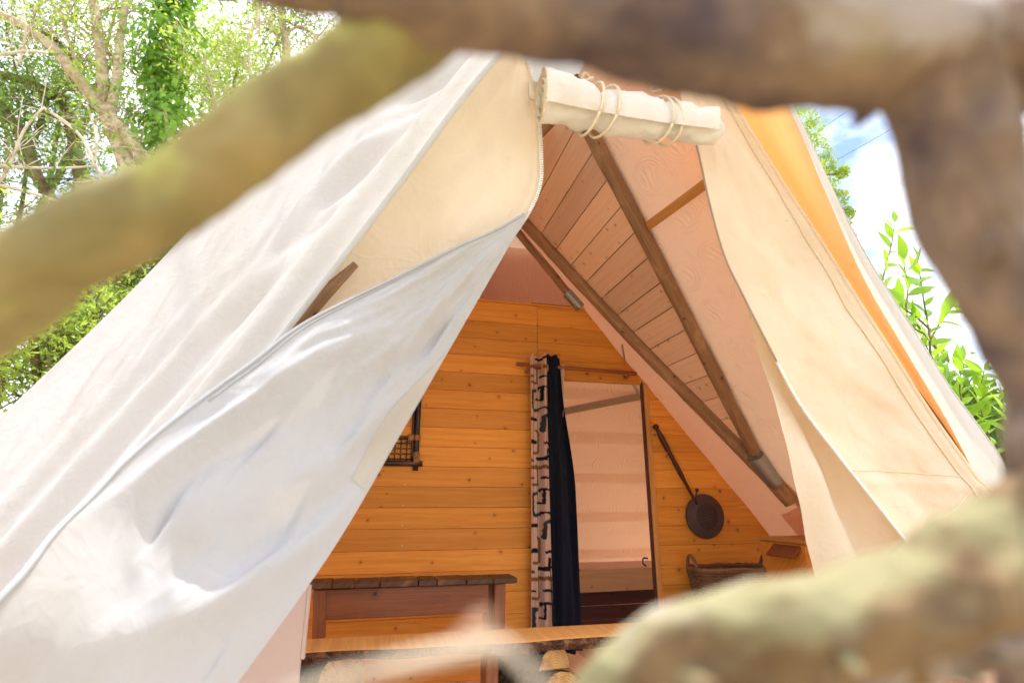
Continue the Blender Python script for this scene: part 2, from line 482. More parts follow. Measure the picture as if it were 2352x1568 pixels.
M['bamboo_black'] = wood('bamboo_black', (.04, .022, .016), (.015, .010, .009), (.01, .008, .006), .1, .35, wear=(.22, .11, .055))
M['rattan'] = wood('rattan', (.46, .22, .09), (.34, .14, .05), (.2, .07, .03), .05, .5)
M['black_cloth'] = plain('black_cloth', (.014, .016, .026), .9, var=.3, scale=260, bumpk=.2, spec=.1)
M['lining_cloth'] = plain('lining_cloth', (.62, .38, .28), .9, scale=200)
M['slate'] = plain('slate', (.05, .05, .05), .7)
M['white_paint'] = plain('white_paint', (.8, .78, .74), .6)
M['rubber'] = plain('rubber', (.02, .02, .02), .5)

def print_cloth():
    t = NT('print_cloth')
    a = t.n('ShaderNodeVertexColor', layer_name='print')
    o = t.obj(); n = t.noise(o, 420.0, 2)
    sp = t.n('ShaderNodeSeparateXYZ'); t.set(sp.inputs[0], o)
    thr = t.math('MULTIPLY', t.math('SINE', t.math('MULTIPLY', sp.outputs[2], 2600.0)), .06)
    f = t.math('ADD', t.math('MULTIPLY', n, .35), t.math('ADD', thr, .80))
    col = t.mix(1.0, a.outputs[0], t.vec(f, f, f), 'MULTIPLY')
    return t.end(t.principled(col, .9, t.bump(n, .25, .001), spec=.1))
M['print_cloth'] = print_cloth()

def endgrain():
    t = NT('endgrain'); u, v = t.uv(); r = t.rnd()
    rr = t.math('SQRT', t.math('ADD', t.math('MULTIPLY', u, u), t.math('MULTIPLY', v, v)))
    ang = t.math('ARCTAN2', v, u)
    w = t.noise(t.vec(u, v), 14.0, 3)
    ring = t.math('SINE', t.math('ADD', t.math('MULTIPLY', rr, 620.0), t.math('MULTIPLY', w, 9.0)))
    c = t.mix(t.math('MULTIPLY', t.math('ADD', ring, 1.0), .5), (.46, .22, .07), (.62, .35, .13))
    c = t.mix(t.ramp(t.noise(t.vec(u, v), 20.0, 5), [(.42, .0), (.7, .7)]), c, (.28, .13, .05))
    rad = t.noise(t.vec(t.math('MULTIPLY', ang, 4.0), t.math('MULTIPLY', rr, 3.0)), 3.0, 2)
    crack = t.math('LESS_THAN', t.math('ABSOLUTE', t.math('SUBTRACT', rad, .5)), t.math('MULTIPLY', rr, .12))
    c = t.mix(t.math('MULTIPLY', crack, .8), c, (.05, .025, .012))
    saw = t.noise(t.vec(t.math('MULTIPLY', u, 30.0), t.math('MULTIPLY', v, 400.0)), 1.0, 2)
    return t.end(t.principled(c, .7, t.bump(saw, .4, .003), spec=.2))
M['endgrain'] = endgrain()
M['bark_tree'] = bark('bark_tree', (.34, .25, .17), (.62, .50, .37), moss=(.42, .40, .16), scale=7, mossk=.25)
M['bark_dark'] = bark('bark_dark', (.10, .075, .045), (.24, .19, .10), moss=(.16, .18, .05), scale=7, mossk=.4)
M['twig_pale'] = bark('twig_pale', (.50, .41, .31), (.70, .60, .48), scale=10, bk=.3)
M['fence_green'] = bark('fence_green', (.20, .165, .07), (.32, .245, .11), moss=(.37, .36, .11), lich=(.29, .27, .09), scale=14, mossk=.95, bk=.3)
M['fence_grey'] = bark('fence_grey', (.085, .058, .062), (.26, .18, .125), moss=(.25, .22, .11), lich=(.36, .30, .26), scale=15, mossk=.25, bk=.5)
M['fence_pale'] = bark('fence_pale', (.14, .09, .05), (.29, .19, .10), moss=(.25, .225, .12), lich=(.32, .29, .25), scale=17, mossk=.08, bk=.5)
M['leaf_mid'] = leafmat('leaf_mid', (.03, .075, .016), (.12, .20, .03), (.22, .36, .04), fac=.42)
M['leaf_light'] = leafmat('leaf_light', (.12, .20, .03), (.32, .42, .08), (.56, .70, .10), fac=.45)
M['leaf_ivy'] = leafmat('leaf_ivy', (.06, .16, .015), (.18, .36, .03), (.40, .66, .03), .3, .45)
M['leaf_laurel'] = leafmat('leaf_laurel', (.06, .15, .02), (.16, .32, .03), (.46, .72, .04), .25, .55)
M['leaf_dry'] = leafmat('leaf_dry', (.60, .36, .22), (.66, .42, .28), (.6, .35, .2), .6, .3)
M['cable'] = plain('cable', (.03, .03, .035), .5)

def ground_mat():
    t = NT('ground'); o = t.obj()
    n = t.noise(o, .8, 8, .6); n2 = t.noise(o, 14.0, 5, .7)
    c = t.mix(t.ramp(n, [(.4, 0.0), (.6, 1.0)]), (.46, .36, .23), (.22, .22, .09))
    c = t.mix(t.ramp(n2, [(.4, 0.0), (.7, .6)]), c, (.36, .28, .17))
    return t.end(t.principled(c, .95, t.bump(n2, .8, .05), spec=.1))
M['ground'] = ground_mat()

# ------------------------------------------------------------------ setting: ground, deck, cabin floor
GZ, FZ = -CZ, -1.05
def sheet_ground():
    rs = [0, 2, 5, 10, 20, 45, 100, 260, 700]; n = 40
    V, F = [(0, 2, GZ)], []
    for r in rs[1:]:
        for j in range(n):
            a = 2 * math.pi * j / n
            z = GZ + (0 if r < 12 else .25 * fbm(r * math.cos(a) * .05, r * math.sin(a) * .05) * min(1, r / 60))
            V.append((r * math.cos(a), 2 + r * math.sin(a), z - .0 - .002 * r * (r > 12)))
    for j in range(n): F.append((0, 1 + j, 1 + (j + 1) % n))
    for k in range(len(rs) - 2):
        for j in range(n):
            a, b = 1 + k * n + j, 1 + k * n + (j + 1) % n
            F.append((a, a + n, b + n, b))
    return V, F
v, f = sheet_ground()
tag(mk('ground', v, f, M['ground'], base=(0, 2, GZ)), kind='structure')
deck = bpy.data.objects.new('deck', None); COL.objects.link(deck)
deck.location = (1, 1.0, GZ + CZ); BASE[deck.name] = np.array([1, 1.0, GZ]); deck['kind'] = 'structure'
for i in range(21):
    x = -1.6 + i * .25
    v, f, u = box((x, 1.05, FZ - .06), (1.9, .24, .03), (0, 1, 0), (-1, 0, 0), .004)
    mk('plank', v, f, M['deck'], deck, u, False)
v, f, u = box((.9, 1.1, FZ - .255), (4.9, 1.7, .36))
mk('joist', v, f, M['dark_boards'], deck, u, False)
floor = bpy.data.objects.new('floor', None); COL.objects.link(floor)
floor.location = (1, 4, GZ + CZ); BASE[floor.name] = np.array([1, 4, GZ]); floor['kind'] = 'structure'
for i in range(30):
    x = -1.8 + i * .19
    v, f, u = box((x, 4.3, FZ - .012), (4.55, .186, .024), (0, 1, 0), (-1, 0, 0), .003)
    mk('plank', v, f, M['pine_pale'], floor, u, False)
v, f, u = box((.95, 4.3, FZ - .212), (5.5, 4.5, .37))
mk('joist', v, f, M['dark_boards'], floor, u, False)

# ------------------------------------------------------------------ tent: planes
NR, DR = nrm((.762, 0, .647)), 2.0565 / np.linalg.norm((.762, 0, .647))     # inner face of right roof slope
UR = np.array([NR[2], 0, -NR[0]])                                            # downhill on it
NL, DL = nrm((-.762, 0, .647)), 0.0
APEX = np.array([.876, 1.247, 2.147])
RX, RZ = .876, (DR - NR[0] * .876) / NR[2]                                   # inner ridge
DL = NL[0] * RX + NL[2] * RZ
UL = np.array([-NL[2], 0, NL[0]])
GN, GD = np.array([0, 1, .207]), 1.925                                       # front gable leans out at the top
def G(x, y, off=0.0):
    p = onp(x, y, GN, GD); return p * (1 + off / p[1])
def RS(x, y, off=0.0): return onp(x, y, NR, DR - off)

tent = thing('canvas_tent', 'cream canvas lodge tent with open front and door flap pulled aside', 'tent', (.9, 3.0, GZ))

# ---- left roof canvas: front hem -> widest line -> along the flank to the back
def OV(x, y): return onp(x, y, (0, 1, .266), 1.818)          # plane of the overhanging front edge
HEM = smooth_path([APEX, OV(1145, 130), OV(905, 442), OV(662, 758), OV(480, 995), OV(300, 1230), OV(120, 1465), OV(-60, 1700)], 61)
YS = 2.7
SIL = smooth_path([at(1480, -250, YS), at(1200, -70, YS), at(1010, 60, YS), at(860, 140, YS), at(700, 262, YS), at(470, 490, YS), at(280, 688, YS), at(0, 957, YS), at(-260, 1210, YS), at(-560, 1500, YS)], 61)
def curve(P, t):
    k = min(max(t, 0), 1) * (len(P) - 1); i = min(int(k), len(P) - 2); return P[i] + (P[i + 1] - P[i]) * (k - i)
NLW = nrm((-.62, -.60, .50))
def roof_left(uu, vv):
    h, s = curve(HEM, uu), curve(SIL, uu)
    if vv <= .62:
        v = vv / .62
        p = h + (s - h) * v
        seam = max(.12, 1.0 - .93 * uu) * .92            # loose cloth in front of this line
        d = 0.0
        L = uu * 3.4
        loose = (sst(0, .10, seam - v) if seam > 0.02 else 0) * sst(.20, .40, v)
        q = L * 5.2 - v * 9.5                              # pleats run steeper than the hem
        d += loose * (.034 * math.sin(q * 1.9 + .7 * math.sin(L * 2.3)) + .017 * math.sin(q * 4.1 + 1.3) + .018 * fbm(L * 1.4, v * 5, 2))
        d -= .030 * loose
        d += (.042 * math.exp(-((v - .11) / .075) ** 2) - .026 * math.exp(-((v - .30) / .08) ** 2) * sst(.05, .2, uu)) * sst(0, .08, v)
        d += .016 * math.exp(-((v - .37 + .1 * math.sin(L * 1.5)) / .03) ** 2) * loose
        low = sst(.55, .75, uu)
        d += low * sst(.02, .2, v) * (1 - sst(.45, .75, v)) * .014 * math.sin(v * 40 - L * 3.0 + 1.2 * math.sin(L * 2))
        d += (1 - loose) * .004 * math.sin(v * 17 + L * .8)
        d += -.05 * v * (1 - v) * 1.2
        return p + NLW * d, (L, v * 1.6)
    v = (vv - .62) / .38
    p = s + np.array([.10 * v * v, 3.2 * v, 0]) + np.array([-.10, 0, .04]) * math.sin(v * math.pi) * .8
    return p, (uu * 3.4, 1.6 + 3 * v)
v, f, u = grid(roof_left, 190, 120)
mk('roof_canvas', v, f, M['canvas_roof'], tent, u)['label'] = 'smooth white sunlit left roof canvas with pleated front edge'
hp = np.array([roof_left(t, 0.0)[0] for t in np.linspace(0, 1, 90)])
v, f, u = tube(hp, .011, 8); mk('hem', v, f, M['canvas_roof'], tent, u)
sp = np.array([roof_left(t, .36)[0] + NLW * .004 for t in np.linspace(.03, .22, 30)])
v, f, u = tube(sp, .004, 6, flat=.5); mk('seam', v, f, M['canvas_roof'], tent, u)
# sewn-on reinforcing strips
def patch(uA, uB, vA, vB, name):
    def fn(a, b):
        p, q = roof_left(uA + (uB - uA) * a, vA + (vB - vA) * b)
        return p + NLW * (.008 + .006 * math.sin(a * 9)), q
    v, f, u = grid(fn, 30, 4); mk(name, v, f, M['canvas_roof'], tent, u)
patch(.20, .27, .60, .618, 'webbing_strip')

# ---- right roof canvas: its underside shows as the overhang
HEMR = smooth_path([APEX, RS(1640, -60), RS(1812, 250), RS(1900, 450), RS(1985, 641), RS(2080, 805), RS(2177, 968), RS(2247, 1102), RS(2340, 1270), RS(2450, 1470)], 61)
LIPO = smooth_path([APEX, RS(1643, -65), RS(1822, 250), RS(1905, 425), RS(1990, 590), RS(2083, 735), RS(2181, 890), RS(2255, 990), RS(2312, 1086), RS(2345, 1275)], 61)
SILR = np.array([[2 * RX - p[0], p[1], p[2]] for p in smooth_path(SIL, 51)])
def roof_right(uu, vv):
    h, s = curve(HEMR, uu), curve(SILR, uu)
    if vv <= .5:
        v = vv / .5
        p = h + (s - h) * v
        p = p + nrm((.62, -.6, .5)) * (.010 * math.sin(v * 22 + uu * 7) * math.exp(-v * 4) * sst(0, .12, v) - .03 * v * (1 - v))
        return p, (uu * 3.4, v * 1.6)
    v = (vv - .5) / .5
    return s + np.array([-.10 * v * v, 3.2 * v, 0]), (uu * 3.4, 1.6 + 3 * v)
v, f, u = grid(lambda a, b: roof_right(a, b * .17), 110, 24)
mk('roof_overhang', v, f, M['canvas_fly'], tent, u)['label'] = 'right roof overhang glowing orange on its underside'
v, f, u = grid(lambda a, b: roof_right(a, .17 + b * .83), 90, 50)
mk('roof_canvas', v, f, M['canvas_roof'], tent, u)['label'] = 'right roof canvas'
def lip(uu, vv):                                                # front edge turns outwards, wider towards the bottom
    h, o = curve(HEMR, uu), curve(LIPO, uu)
    o = o * ((h[1] - .02) / o[1])
    p = h + (o - h) * vv + np.array([0, -.05, 0]) * math.sin(vv * math.pi) * np.linalg.norm(o - h) * 1.6
    return p + np.array([0, -1, 0]) * .006 * math.sin(uu * 44 + vv * 5) * vv * (1 - vv) * 2, (uu * 3.4, vv * .1)
v, f, u = grid(lip, 90, 8); mk('roof_lip', v, f, M['canvas_roof'], tent, u)
v, f, u = tube(np.array([lip(t, 1)[0] for t in np.linspace(0, 1, 70)]), .006, 8); mk('hem', v, f, M['canvas_roof'], tent, u)

# ---- right front gable panel
ZIPR = smooth_path([G(*p) for p in ((1555, 190), (1600, 345), (1628, 470), (1662, 590), (1702, 675), (1758, 785), (1830, 920), (1905, 1022), (1990, 1130), (2075, 1237), (2190, 1385), (2310, 1540))], 70)
RAKER = smooth_path([G(*p) for p in ((1650, 180), (1700, 262), (1795, 415), (1893, 565), (1968, 685), (2050, 812), (2135, 945), (2245, 1100), (2350, 1250), (2480, 1440))], 70)
def gable_r(uu, vv):
    a, b = curve(ZIPR, uu), curve(RAKER, uu)
    p = a + (b - a) * vv
    e = vv * (1 - vv) * 4
    d = .022 * fbm(uu * 7, vv * 2.2, 1) * e + .010 * math.sin(uu * 9 - vv * 3) * e + .006 * fbm(uu * 19, vv * 6, 4) * e
    d += .012 * math.exp(-((uu - .62 - .10 * vv) / .012) ** 2) * sst(0, .1, vv)            # sewn seam
    d += .022 * sst(.76, .80, uu + .06 * vv) * sst(.1, .3, vv)                             # turned-up bottom hem
    d += .012 * math.exp(-((vv - .93) / .03) ** 2)
    return p + np.array([0, -1, -.2]) * d, (uu * 2.6, vv * .6)
v, f, u = grid(gable_r, 120, 44)
mk('gable_panel', v, f, M['canvas_gable'], tent, u)['label'] = 'right front canvas panel with a toothed zip edge'
v, f, u = tube(np.array([gable_r(t, .86)[0] + (0, -.004, 0) for t in np.linspace(.03, .74, 80)]), .0035, 6); mk('seam', v, f, M['cord'], tent, u)
v, f, u = tube(np.array([gable_r(t, 1)[0] for t in np.linspace(0, 1, 70)]), .009, 8); mk('piping', v, f, M['canvas_gable'], tent, u)
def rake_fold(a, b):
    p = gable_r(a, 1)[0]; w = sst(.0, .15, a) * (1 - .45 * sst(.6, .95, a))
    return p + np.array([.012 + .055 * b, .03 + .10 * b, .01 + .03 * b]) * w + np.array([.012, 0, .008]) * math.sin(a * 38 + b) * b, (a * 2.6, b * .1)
v, f, u = grid(rake_fold, 90, 6); mk('rake_fold', v, f, M['canvas_fold_shade'], tent, u)
rs_ = np.linspace(.12, .86, 70)
v, f, u = tube(np.array([gable_r(t, 1)[0] + (.012 + .006 * math.sin(t * 33), .018, .006) for t in rs_]), .009 + .005 * np.sin(rs_ * 41), 8); mk('rake_slit_shade', v, f, M['pole'], tent, u)  # dark tube put in for the shaded slit between gable and overhang
for q0, q1, w_ in ((.60, .10, .0028), (.765, -.06, .0034)):      # stitched cross seams
    v, f, u = tube(np.array([gable_r(q0 + q1 * t, t)[0] + (0, -.003, 0) for t in np.linspace(.03, .86, 40)]), w_, 6); mk('seam', v, f, M['canvas_gable'], tent, u)
# small torn slit with a lifted edge
def tear(a, b):
    p = G(1885 + 30 * a + 7 * b * math.sin(a * math.pi), 757 + 60 * a - 4 * b * math.sin(a * math.pi))
    return p + np.array([0, -1, 0]) * (.026 + .016 * b * math.sin(a * math.pi)), (a, b)
v, f, u = grid(tear, 10, 4); mk('torn_edge', v, f, M['canvas_gable'], tent, u)
# zip teeth
def teeth(path, name, r, step, m, side):
    L = np.r_[0, np.cumsum(np.linalg.norm(np.diff(path, axis=0), axis=1))]
    parts = [tube(path, r * .75, 6, flat=.5)]
    for s in np.arange(0, L[-1], step):
        i = min(np.searchsorted(L, s), len(path) - 1); i0 = max(i - 1, 0)
        t = nrm(path[i] - path[i0] + 1e-9); c = path[i0] + t * (s - L[i0])
        parts.append(box(c + np.array([side * r * .6, -r * .7, 0]), (step * .55, r * 1.9, r * 1.2), t, np.cross(t, (0, 1, 0))))
    v, f, u = cat(*parts); mk(name, v, f, m, tent, u, False, kind='stuff')
zr = np.array([gable_r(t, 0)[0] + (0, -.006, 0) for t in np.linspace(.08, .98, 120)])
teeth(zr[:45], 'zip_teeth', .0042, .0090, M['zip_brown'], -1)
teeth(zr[44:], 'zip_teeth', .0065, .0095, M['zip'], -1)

# ---- slack inner sheet hanging behind the right zip
INL = smooth_path([G(*p, .06) for p in ((1640, 480), (1700, 655), (1722, 760), (1752, 880), (1800, 1060), (1866, 1290), (1900, 1400), (1950, 1560))], 50)
INR = smooth_path([G(*p, .12) for p in ((1660, 480), (1740, 655), (1800, 760), (1900, 900), (2000, 1040), (2180, 1290), (2280, 1400), (2420, 1560))], 50)
def inner_r(uu, vv):
    a, b = curve(INL, uu), curve(INR, uu)
    w = np.linalg.norm(b - a)
    d = w * .10 * (math.sin(vv * 15 + uu * 2.2) * .5 + math.sin(vv * 7 - uu * 3)) * (1 - .5 * uu) + .02 * fbm(uu * 5, vv * 2, 4)
    return a + (b - a) * vv + np.array([0, 1, 0]) * d, (uu * 2, vv)
v, f, u = grid(inner_r, 70, 40)
mk('inner_curtain_sheet', v, f, M['canvas_gable'], tent, u)

# ---- left front gable panel
ZL = [(1212, 150), (1226, 205), (1234, 262), (1238, 320), (1240, 375), (1238, 425), (1214, 486), (1140, 600), (990, 850), (800, 1180), (640, 1430)]
ZIPL = smooth_path([G(*p) for p in ZL], 70)
RAKEL = smooth_path([G(*p) for p in ((1175, 60), (1112, 158), (876, 465), (636, 780), (450, 1020), (270, 1255), (90, 1495))], 70)
def gable_l(uu, vv):
    a, b = curve(ZIPL, uu), curve(RAKEL, uu)
    e = vv * (1 - vv) * 4
    d = .014 * fbm(uu * 6, vv * 2.5, 5) * e + .018 * math.exp(-((vv - .30 - .5 * (uu - .25)) / .10) ** 2) * sst(.1, .25, uu)
    d += .010 * math.exp(-((vv - .06) / .03) ** 2)
    return a + (b - a) * vv + np.array([0, -1, -.2]) * d, (uu * 2.6, vv * .6)
v, f, u = grid(gable_l, 120, 44)
mk('gable_panel', v, f, M['canvas_gable'], tent, u)['label'] = 'cream left front canvas panel under the hem'
zl = np.array([gable_l(t, 0)[0] + (0, -.006, 0) for t in np.linspace(.0, .42, 60)])
teeth(zl, 'zip_teeth', .0060, .0090, M['zip'], 1)
# wooden gable pole peeping out beside the left panel
gp = [(-.105, 1.715, .748), (-.125, 1.718, .725), (-.268, 1.76, .549), (-.42, 1.86, .35), (-.60, 1.95, .14), (-1.0, 2.05, -.36), (-1.5, 2.12, -1.05)]
v, f, u = tube(smooth_path(gp, 24), np.r_[np.linspace(.012, .034, 4), np.full(20, .034)], 10, rough=.06); mk('gable_pole', v, f, M['pole'], tent, u)
gp = [(1.30, 1.655, 1.66), (1.395, 1.66, 1.56), (2.00, 1.83, .85), (2.64, 1.955, .09), (3.45, 2.15, -.9)]
v, f, u = tube(smooth_path(gp, 24), .030, 10, rough=.06); mk('gable_pole', v, f, M['pole'], tent, u)

# ---- the big left door flap, pulled aside
TOPE = smooth_path([np.r_[at(*p[:2], p[2])] for p in ((1216, 484, 1.69), (1140, 528, 1.66), (1050, 566, 1.63), (930, 626, 1.60), (800, 690, 1.56), (690, 748, 1.52), (570, 838, 1.45), (400, 962, 1.36), (290, 1055, 1.28), (200, 1150, 1.20), (120, 1240, 1.10), (50, 1330, 1.02), (-60, 1440, .96), (-220, 1600, .92))], 80)
RGTE = smooth_path([np.r_[at(*p[:2], p[2])] for p in ((1216, 484, 1.69), (1155, 590, 1.685), (1035, 798, 1.67), (930, 980, 1.65), (800, 1205, 1.60), (690, 1370, 1.54), (545, 1568, 1.46), (420, 1745, 1.40), (330, 1880, 1.36))], 80)
_fold = [  # folds as polylines in the flap's own (s, v) chart: s down the flap, v from right edge (0) to top edge (1)
    ([(.85, .96), (.895, .95), (.92, .86), (.905, .62), (.844, .37), (.749, .16), (.64, .03)], .036, .040),   # big rolled rim
    ([(.855, .86), (.835, .73), (.779, .50), (.70, .31)], .050, -.040),                                        # hollow inside it
    ([(.799, .93), (.749, .90), (.683, .86), (.60, .78)], .030, .022),
    ([(.784, .80), (.719, .78), (.64, .68)], .034, -.020),
    ([(.60, .93), (.528, .76), (.42, .60)], .035, .012),
    ([(.96, .74), (.915, .44), (.86, .20)], .040, -.024),
    ([(.72, .48), (.613, .28), (.487, .12)], .040, .016),
    ([(.55, .55), (.44, .36), (.33, .20)], .04, -.012),
]
def seg_d(p, q, x):
    d = q - p; t = min(max(((x - p) @ d) / (d @ d), 0), 1); return np.linalg.norm(x - p - d * t), t
def flap(uu, vv):
    s = uu ** .9
    a, b = curve(RGTE, s), curve(TOPE, s)
    p = a + (b - a) * vv
    e = min(1, 5 * vv) * min(1, 5 * (1 - vv) + .25) * sst(.04, .30, s)
    d = .05 * math.sin(vv * math.pi) * s
    x = np.array([s, vv])
    for pts, w, am in _fold:
        best = 9
        for i in range(len(pts) - 1):
            dd, _ = seg_d(np.array(pts[i]), np.array(pts[i + 1]), x); best = min(best, dd)
        w_ = w * (1.25 if am > 0 else 1.4); d += 1.7 * am * math.exp(-(best / w_) ** 2) * e
    d += .004 * fbm(s * 14, vv * 9, 3) * e + .016 * fbm(s * 5, vv * 5, 8) * e
    return p + nrm((-.25, -.9, .12)) * d, (s * 2.4, vv * 1.2)
v, f, u = grid(flap, 130, 90)
fl = mk('door_flap', v, f, M['canvas_flap'], tent, u)
fl['label'] = 'big crumpled off-white door flap pulled to the left'
v, f, u = tube(np.array([flap(t, 1.0)[0] for t in np.linspace(.01, 1, 90)]), .0050, 8); mk('hem', v, f, M['canvas_flap'], fl, u)
v, f, u = tube(np.array([flap(t, .965)[0] + nrm((-.25, -.9, .12)) * .003 for t in np.linspace(.03, .6, 60)]), .002, 6); mk('seam', v, f, M['canvas_flap'], fl, u)
def flap_patch(a, b):
    s = .30 + .26 * a
    p, q = flap(s / 1.0, .008 + .17 * b * math.sin(min(1, a * 1.25) * math.pi * .5) * (1 - .35 * a))
    return p + nrm((-.25, -.9, .12)) * .004, q
v, f, u = grid(flap_patch, 24, 8); mk('reinforcing_patch', v, f, M['canvas_patch'], fl, u)

# ---- rolled-up door above the opening
def rolled():
    A = G(1246, 228, -.10); B = G(1632, 292, -.10)
    ax = nrm(B - A); L = np.linalg.norm(B - A)
    e1 = nrm(np.cross(ax, (0, 0, 1))); e2 = np.cross(e1, ax)
    turns = 3.2
    def fn(a, b):                                   # a along axis, b along the rolled cloth from outside in
        th = b * turns * 2 * math.pi - .6
        r0 = .098 - .020 * a
        r = r0 - (.0245) * b * turns
        ln = L * a + (.022 * b * turns) * sst(.7, 1, a)
        r *= 1 + .05 * math.sin(th * 2 + 1) + .06 * math.sin(th * 3 + a * 7) * .5
        pinch = math.exp(-((a - .30) / .035) ** 2) + math.exp(-((a - .70) / .035) ** 2)
        r -= .020 * pinch * (1 - b)
        r += (.009 * fbm(a * 7, th * .7, 6) + .005 * fbm(a * 17, th * 1.5, 2)) * (1 - .6 * b)
        sag = -.012 * math.sin(a * math.pi)
        return A + ax * ln + e1 * math.cos(th) * r * .82 + e2 * (math.sin(th) * r * 1.12 + sag), (a * .7, b * 1.4)
    v, f, u = grid(fn, 54, 110)
    ro = mk('rolled_door', v, f, M['canvas_roll'], tent, u)
    ro['label'] = 'canvas door rolled up and tied above the opening'
    edge = np.array([fn(0, b)[0] - ax * .002 for b in np.linspace(0, 1, 150)])
    parts = [tube(edge, .0035, 6)]
    for i in range(0, 150, 1):
        parts.append(box(edge[i] - ax * .003, (.006, .009, .004), ax, nrm(edge[min(i + 1, 149)] - edge[max(i - 1, 0)])))
    v, f, u = cat(*parts); mk('zip_teeth', v, f, M['cord'], ro, u, False, kind='stuff')
    for k, a0 in enumerate((.27, .345, .66, .725)):
        pts = []
        for j in range(33):
            th = 2 * math.pi * j / 32 - .6
            r0 = .098 - .020 * a0 - .006
            c, q = A + ax * (L * a0 + .014 * math.sin(th * 1 + k) + .018 * math.cos(th)), r0 * (1 + .05 * math.sin(th * 2 + 1)) + .004
            pts.append(c + e1 * math.cos(th) * q * .84 + e2 * (math.sin(th) * q * 1.12 - .012 * math.sin(a0 * math.pi)))
        v, f, u = tube(pts, .0050, 8); mk('tie_cord', v, f, M['cord'], ro, u)
    for a0 in (.25, .655):
        c = A + ax * L * a0 + e2 * .110 + e1 * .02
        pts = [c + np.array([math.cos(t) * .020, math.sin(t * 2) * .008, math.sin(t) * .010]) for t in np.linspace(0, 6.28, 26)]
        v, f, u = tube(pts, .0050, 8); mk('knot', v, f, M['cord'], ro, u)
    # leather tab at its left end
    v, f, u = box(G(1228, 212, -.02), (.05, .02, .085), ch=.004); mk('tab', v, f, M['canvas_gable'], ro, u)
rolled()

# ---- roof liner, right and left, seen from inside
def planar(n, d, uvec, s0, s1, y0, y1, sag=.0, nu=40, nv=40, wav=0.0):
    o = n * d
    def fn(a, b):
        s = s0 + (s1 - s0) * a; y = (y0(s) if callable(y0) else y0) * (1 - b) + (y1(s) if callable(y1) else y1) * b
        p = o + uvec * s + np.array([0, y, 0])
        dd = sag * math.sin(a * math.pi) + wav * fbm(s * 4, y * 3, 2)
        return p + n * dd, (y, s)
    return grid(fn, nu, nv)
sR = lambda z: (DR * NR[2] - z) / NR[0]        # downhill coordinate of height z
s_top, s_bot = sR(RZ - .02), sR(-1.05)
def yg(s):                                      # front gable depth at slope coordinate s
    z = DR * NR[2] - NR[0] * s; return 1.925 - .207 * z + .05
LPOLE = [RS(x, y, .05) for x, y in ((1165, 465), (1200, 505), (1450, 774), (1690, 1018), (1818, 1152))]
RPOLE = [RS(x, y, .05) for x, y in ((1291, 180), (1345, 285), (1540, 660), (1752, 1078))]
def y_on(pts, s):
    P = np.array(pts); ss = P @ UR; k = np.argsort(ss); return float(np.interp(s, ss[k], P[k, 1]))
v, f, u = planar(NR, DR, UR, s_top, s_bot, yg, lambda s: min(max(y_on(RPOLE, s) + .05, 2.2), 3.7) if s < .95 * 1.0 + .9 else 3.40, 0, 60, 44, .004)
lin = mk('roof_liner', v, f, M['liner'], tent, u)
lin['label'] = 'pinkish embossed liner on the right slope'
v, f, u = planar(NR, DR, UR, s_top, sR(-.34), lambda s: max(y_on(LPOLE, s) - .04, 2.9), 3.712, 0, 60, 20, .006)
lin2 = mk('roof_liner', v, f, M['liner_grain'], tent, u)
lin2['label'] = 'narrow pink ribbed liner strip beside the wooden wall'
v, f, u = planar(NL, DL, UL, -(RZ * NL[0] * -1 * 0) + (lambda z: (DL * NL[2] - z) / -NL[0])(RZ - .02), (lambda z: (DL * NL[2] - z) / -NL[0])(-1.05), 2.55, 6.2, 0, 40, 40, .004)
mk('roof_liner', v, f, M['liner'], tent, u)['label'] = 'pinkish liner on the left slope'
# rear room: right slope liner and hipped back end
v, f, u = planar(NR, DR + .75, UR, s_top - .3, s_bot + .2, 3.80, 6.6, 0, 30, 30, .004)
mk('roof_liner', v, f, M['liner'], tent, u)['label'] = 'pinkish liner of the rear room, right slope'
def hip(a, b):
    z = 2.10 - 3.15 * a; y = 4.25 + 2.1 * a
    x = RX - (.5 + 1.2 * a) + ((.5 + 1.2 * a) + (1.2 + 2.2 * a)) * b
    return np.array([x, y + .01 * fbm(a * 9, b * 9), z]), (x, a * 3.7)
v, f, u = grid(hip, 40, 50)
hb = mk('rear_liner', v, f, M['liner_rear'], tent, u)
def hip_top(a, b):
    z = 2.12 - .95 * a; y = 4.20 + .633 * a; x = RX - .9 + 1.8 * b
    return np.array([x, y - .03, z]), (a * 1.2, x)
v, f, u = grid(hip_top, 16, 16); mk('rear_liner', v, f, M['liner_grain'], tent, u)
hp_n = nrm(np.cross((1, 0, 0), (0, 2.1, -3.15)))
for (xa, ya, xb, yb) in ((1262, 951, 1490, 906),):
    def onhip(x, y):
        n = np.array([0, 3.15, 2.1]); d = n @ np.array([0, 4.25, 2.10]); return onp(x, y, n, d - .12)
    A, B = onhip(xa, ya), onhip(xb, yb)
    v, f, u = box((A + B) / 2, (np.linalg.norm(B - A), .075, .02), B - A, (0, 2.1, -3.15), .003); mk('purlin', v, f, M['tape'], tent, u, False)
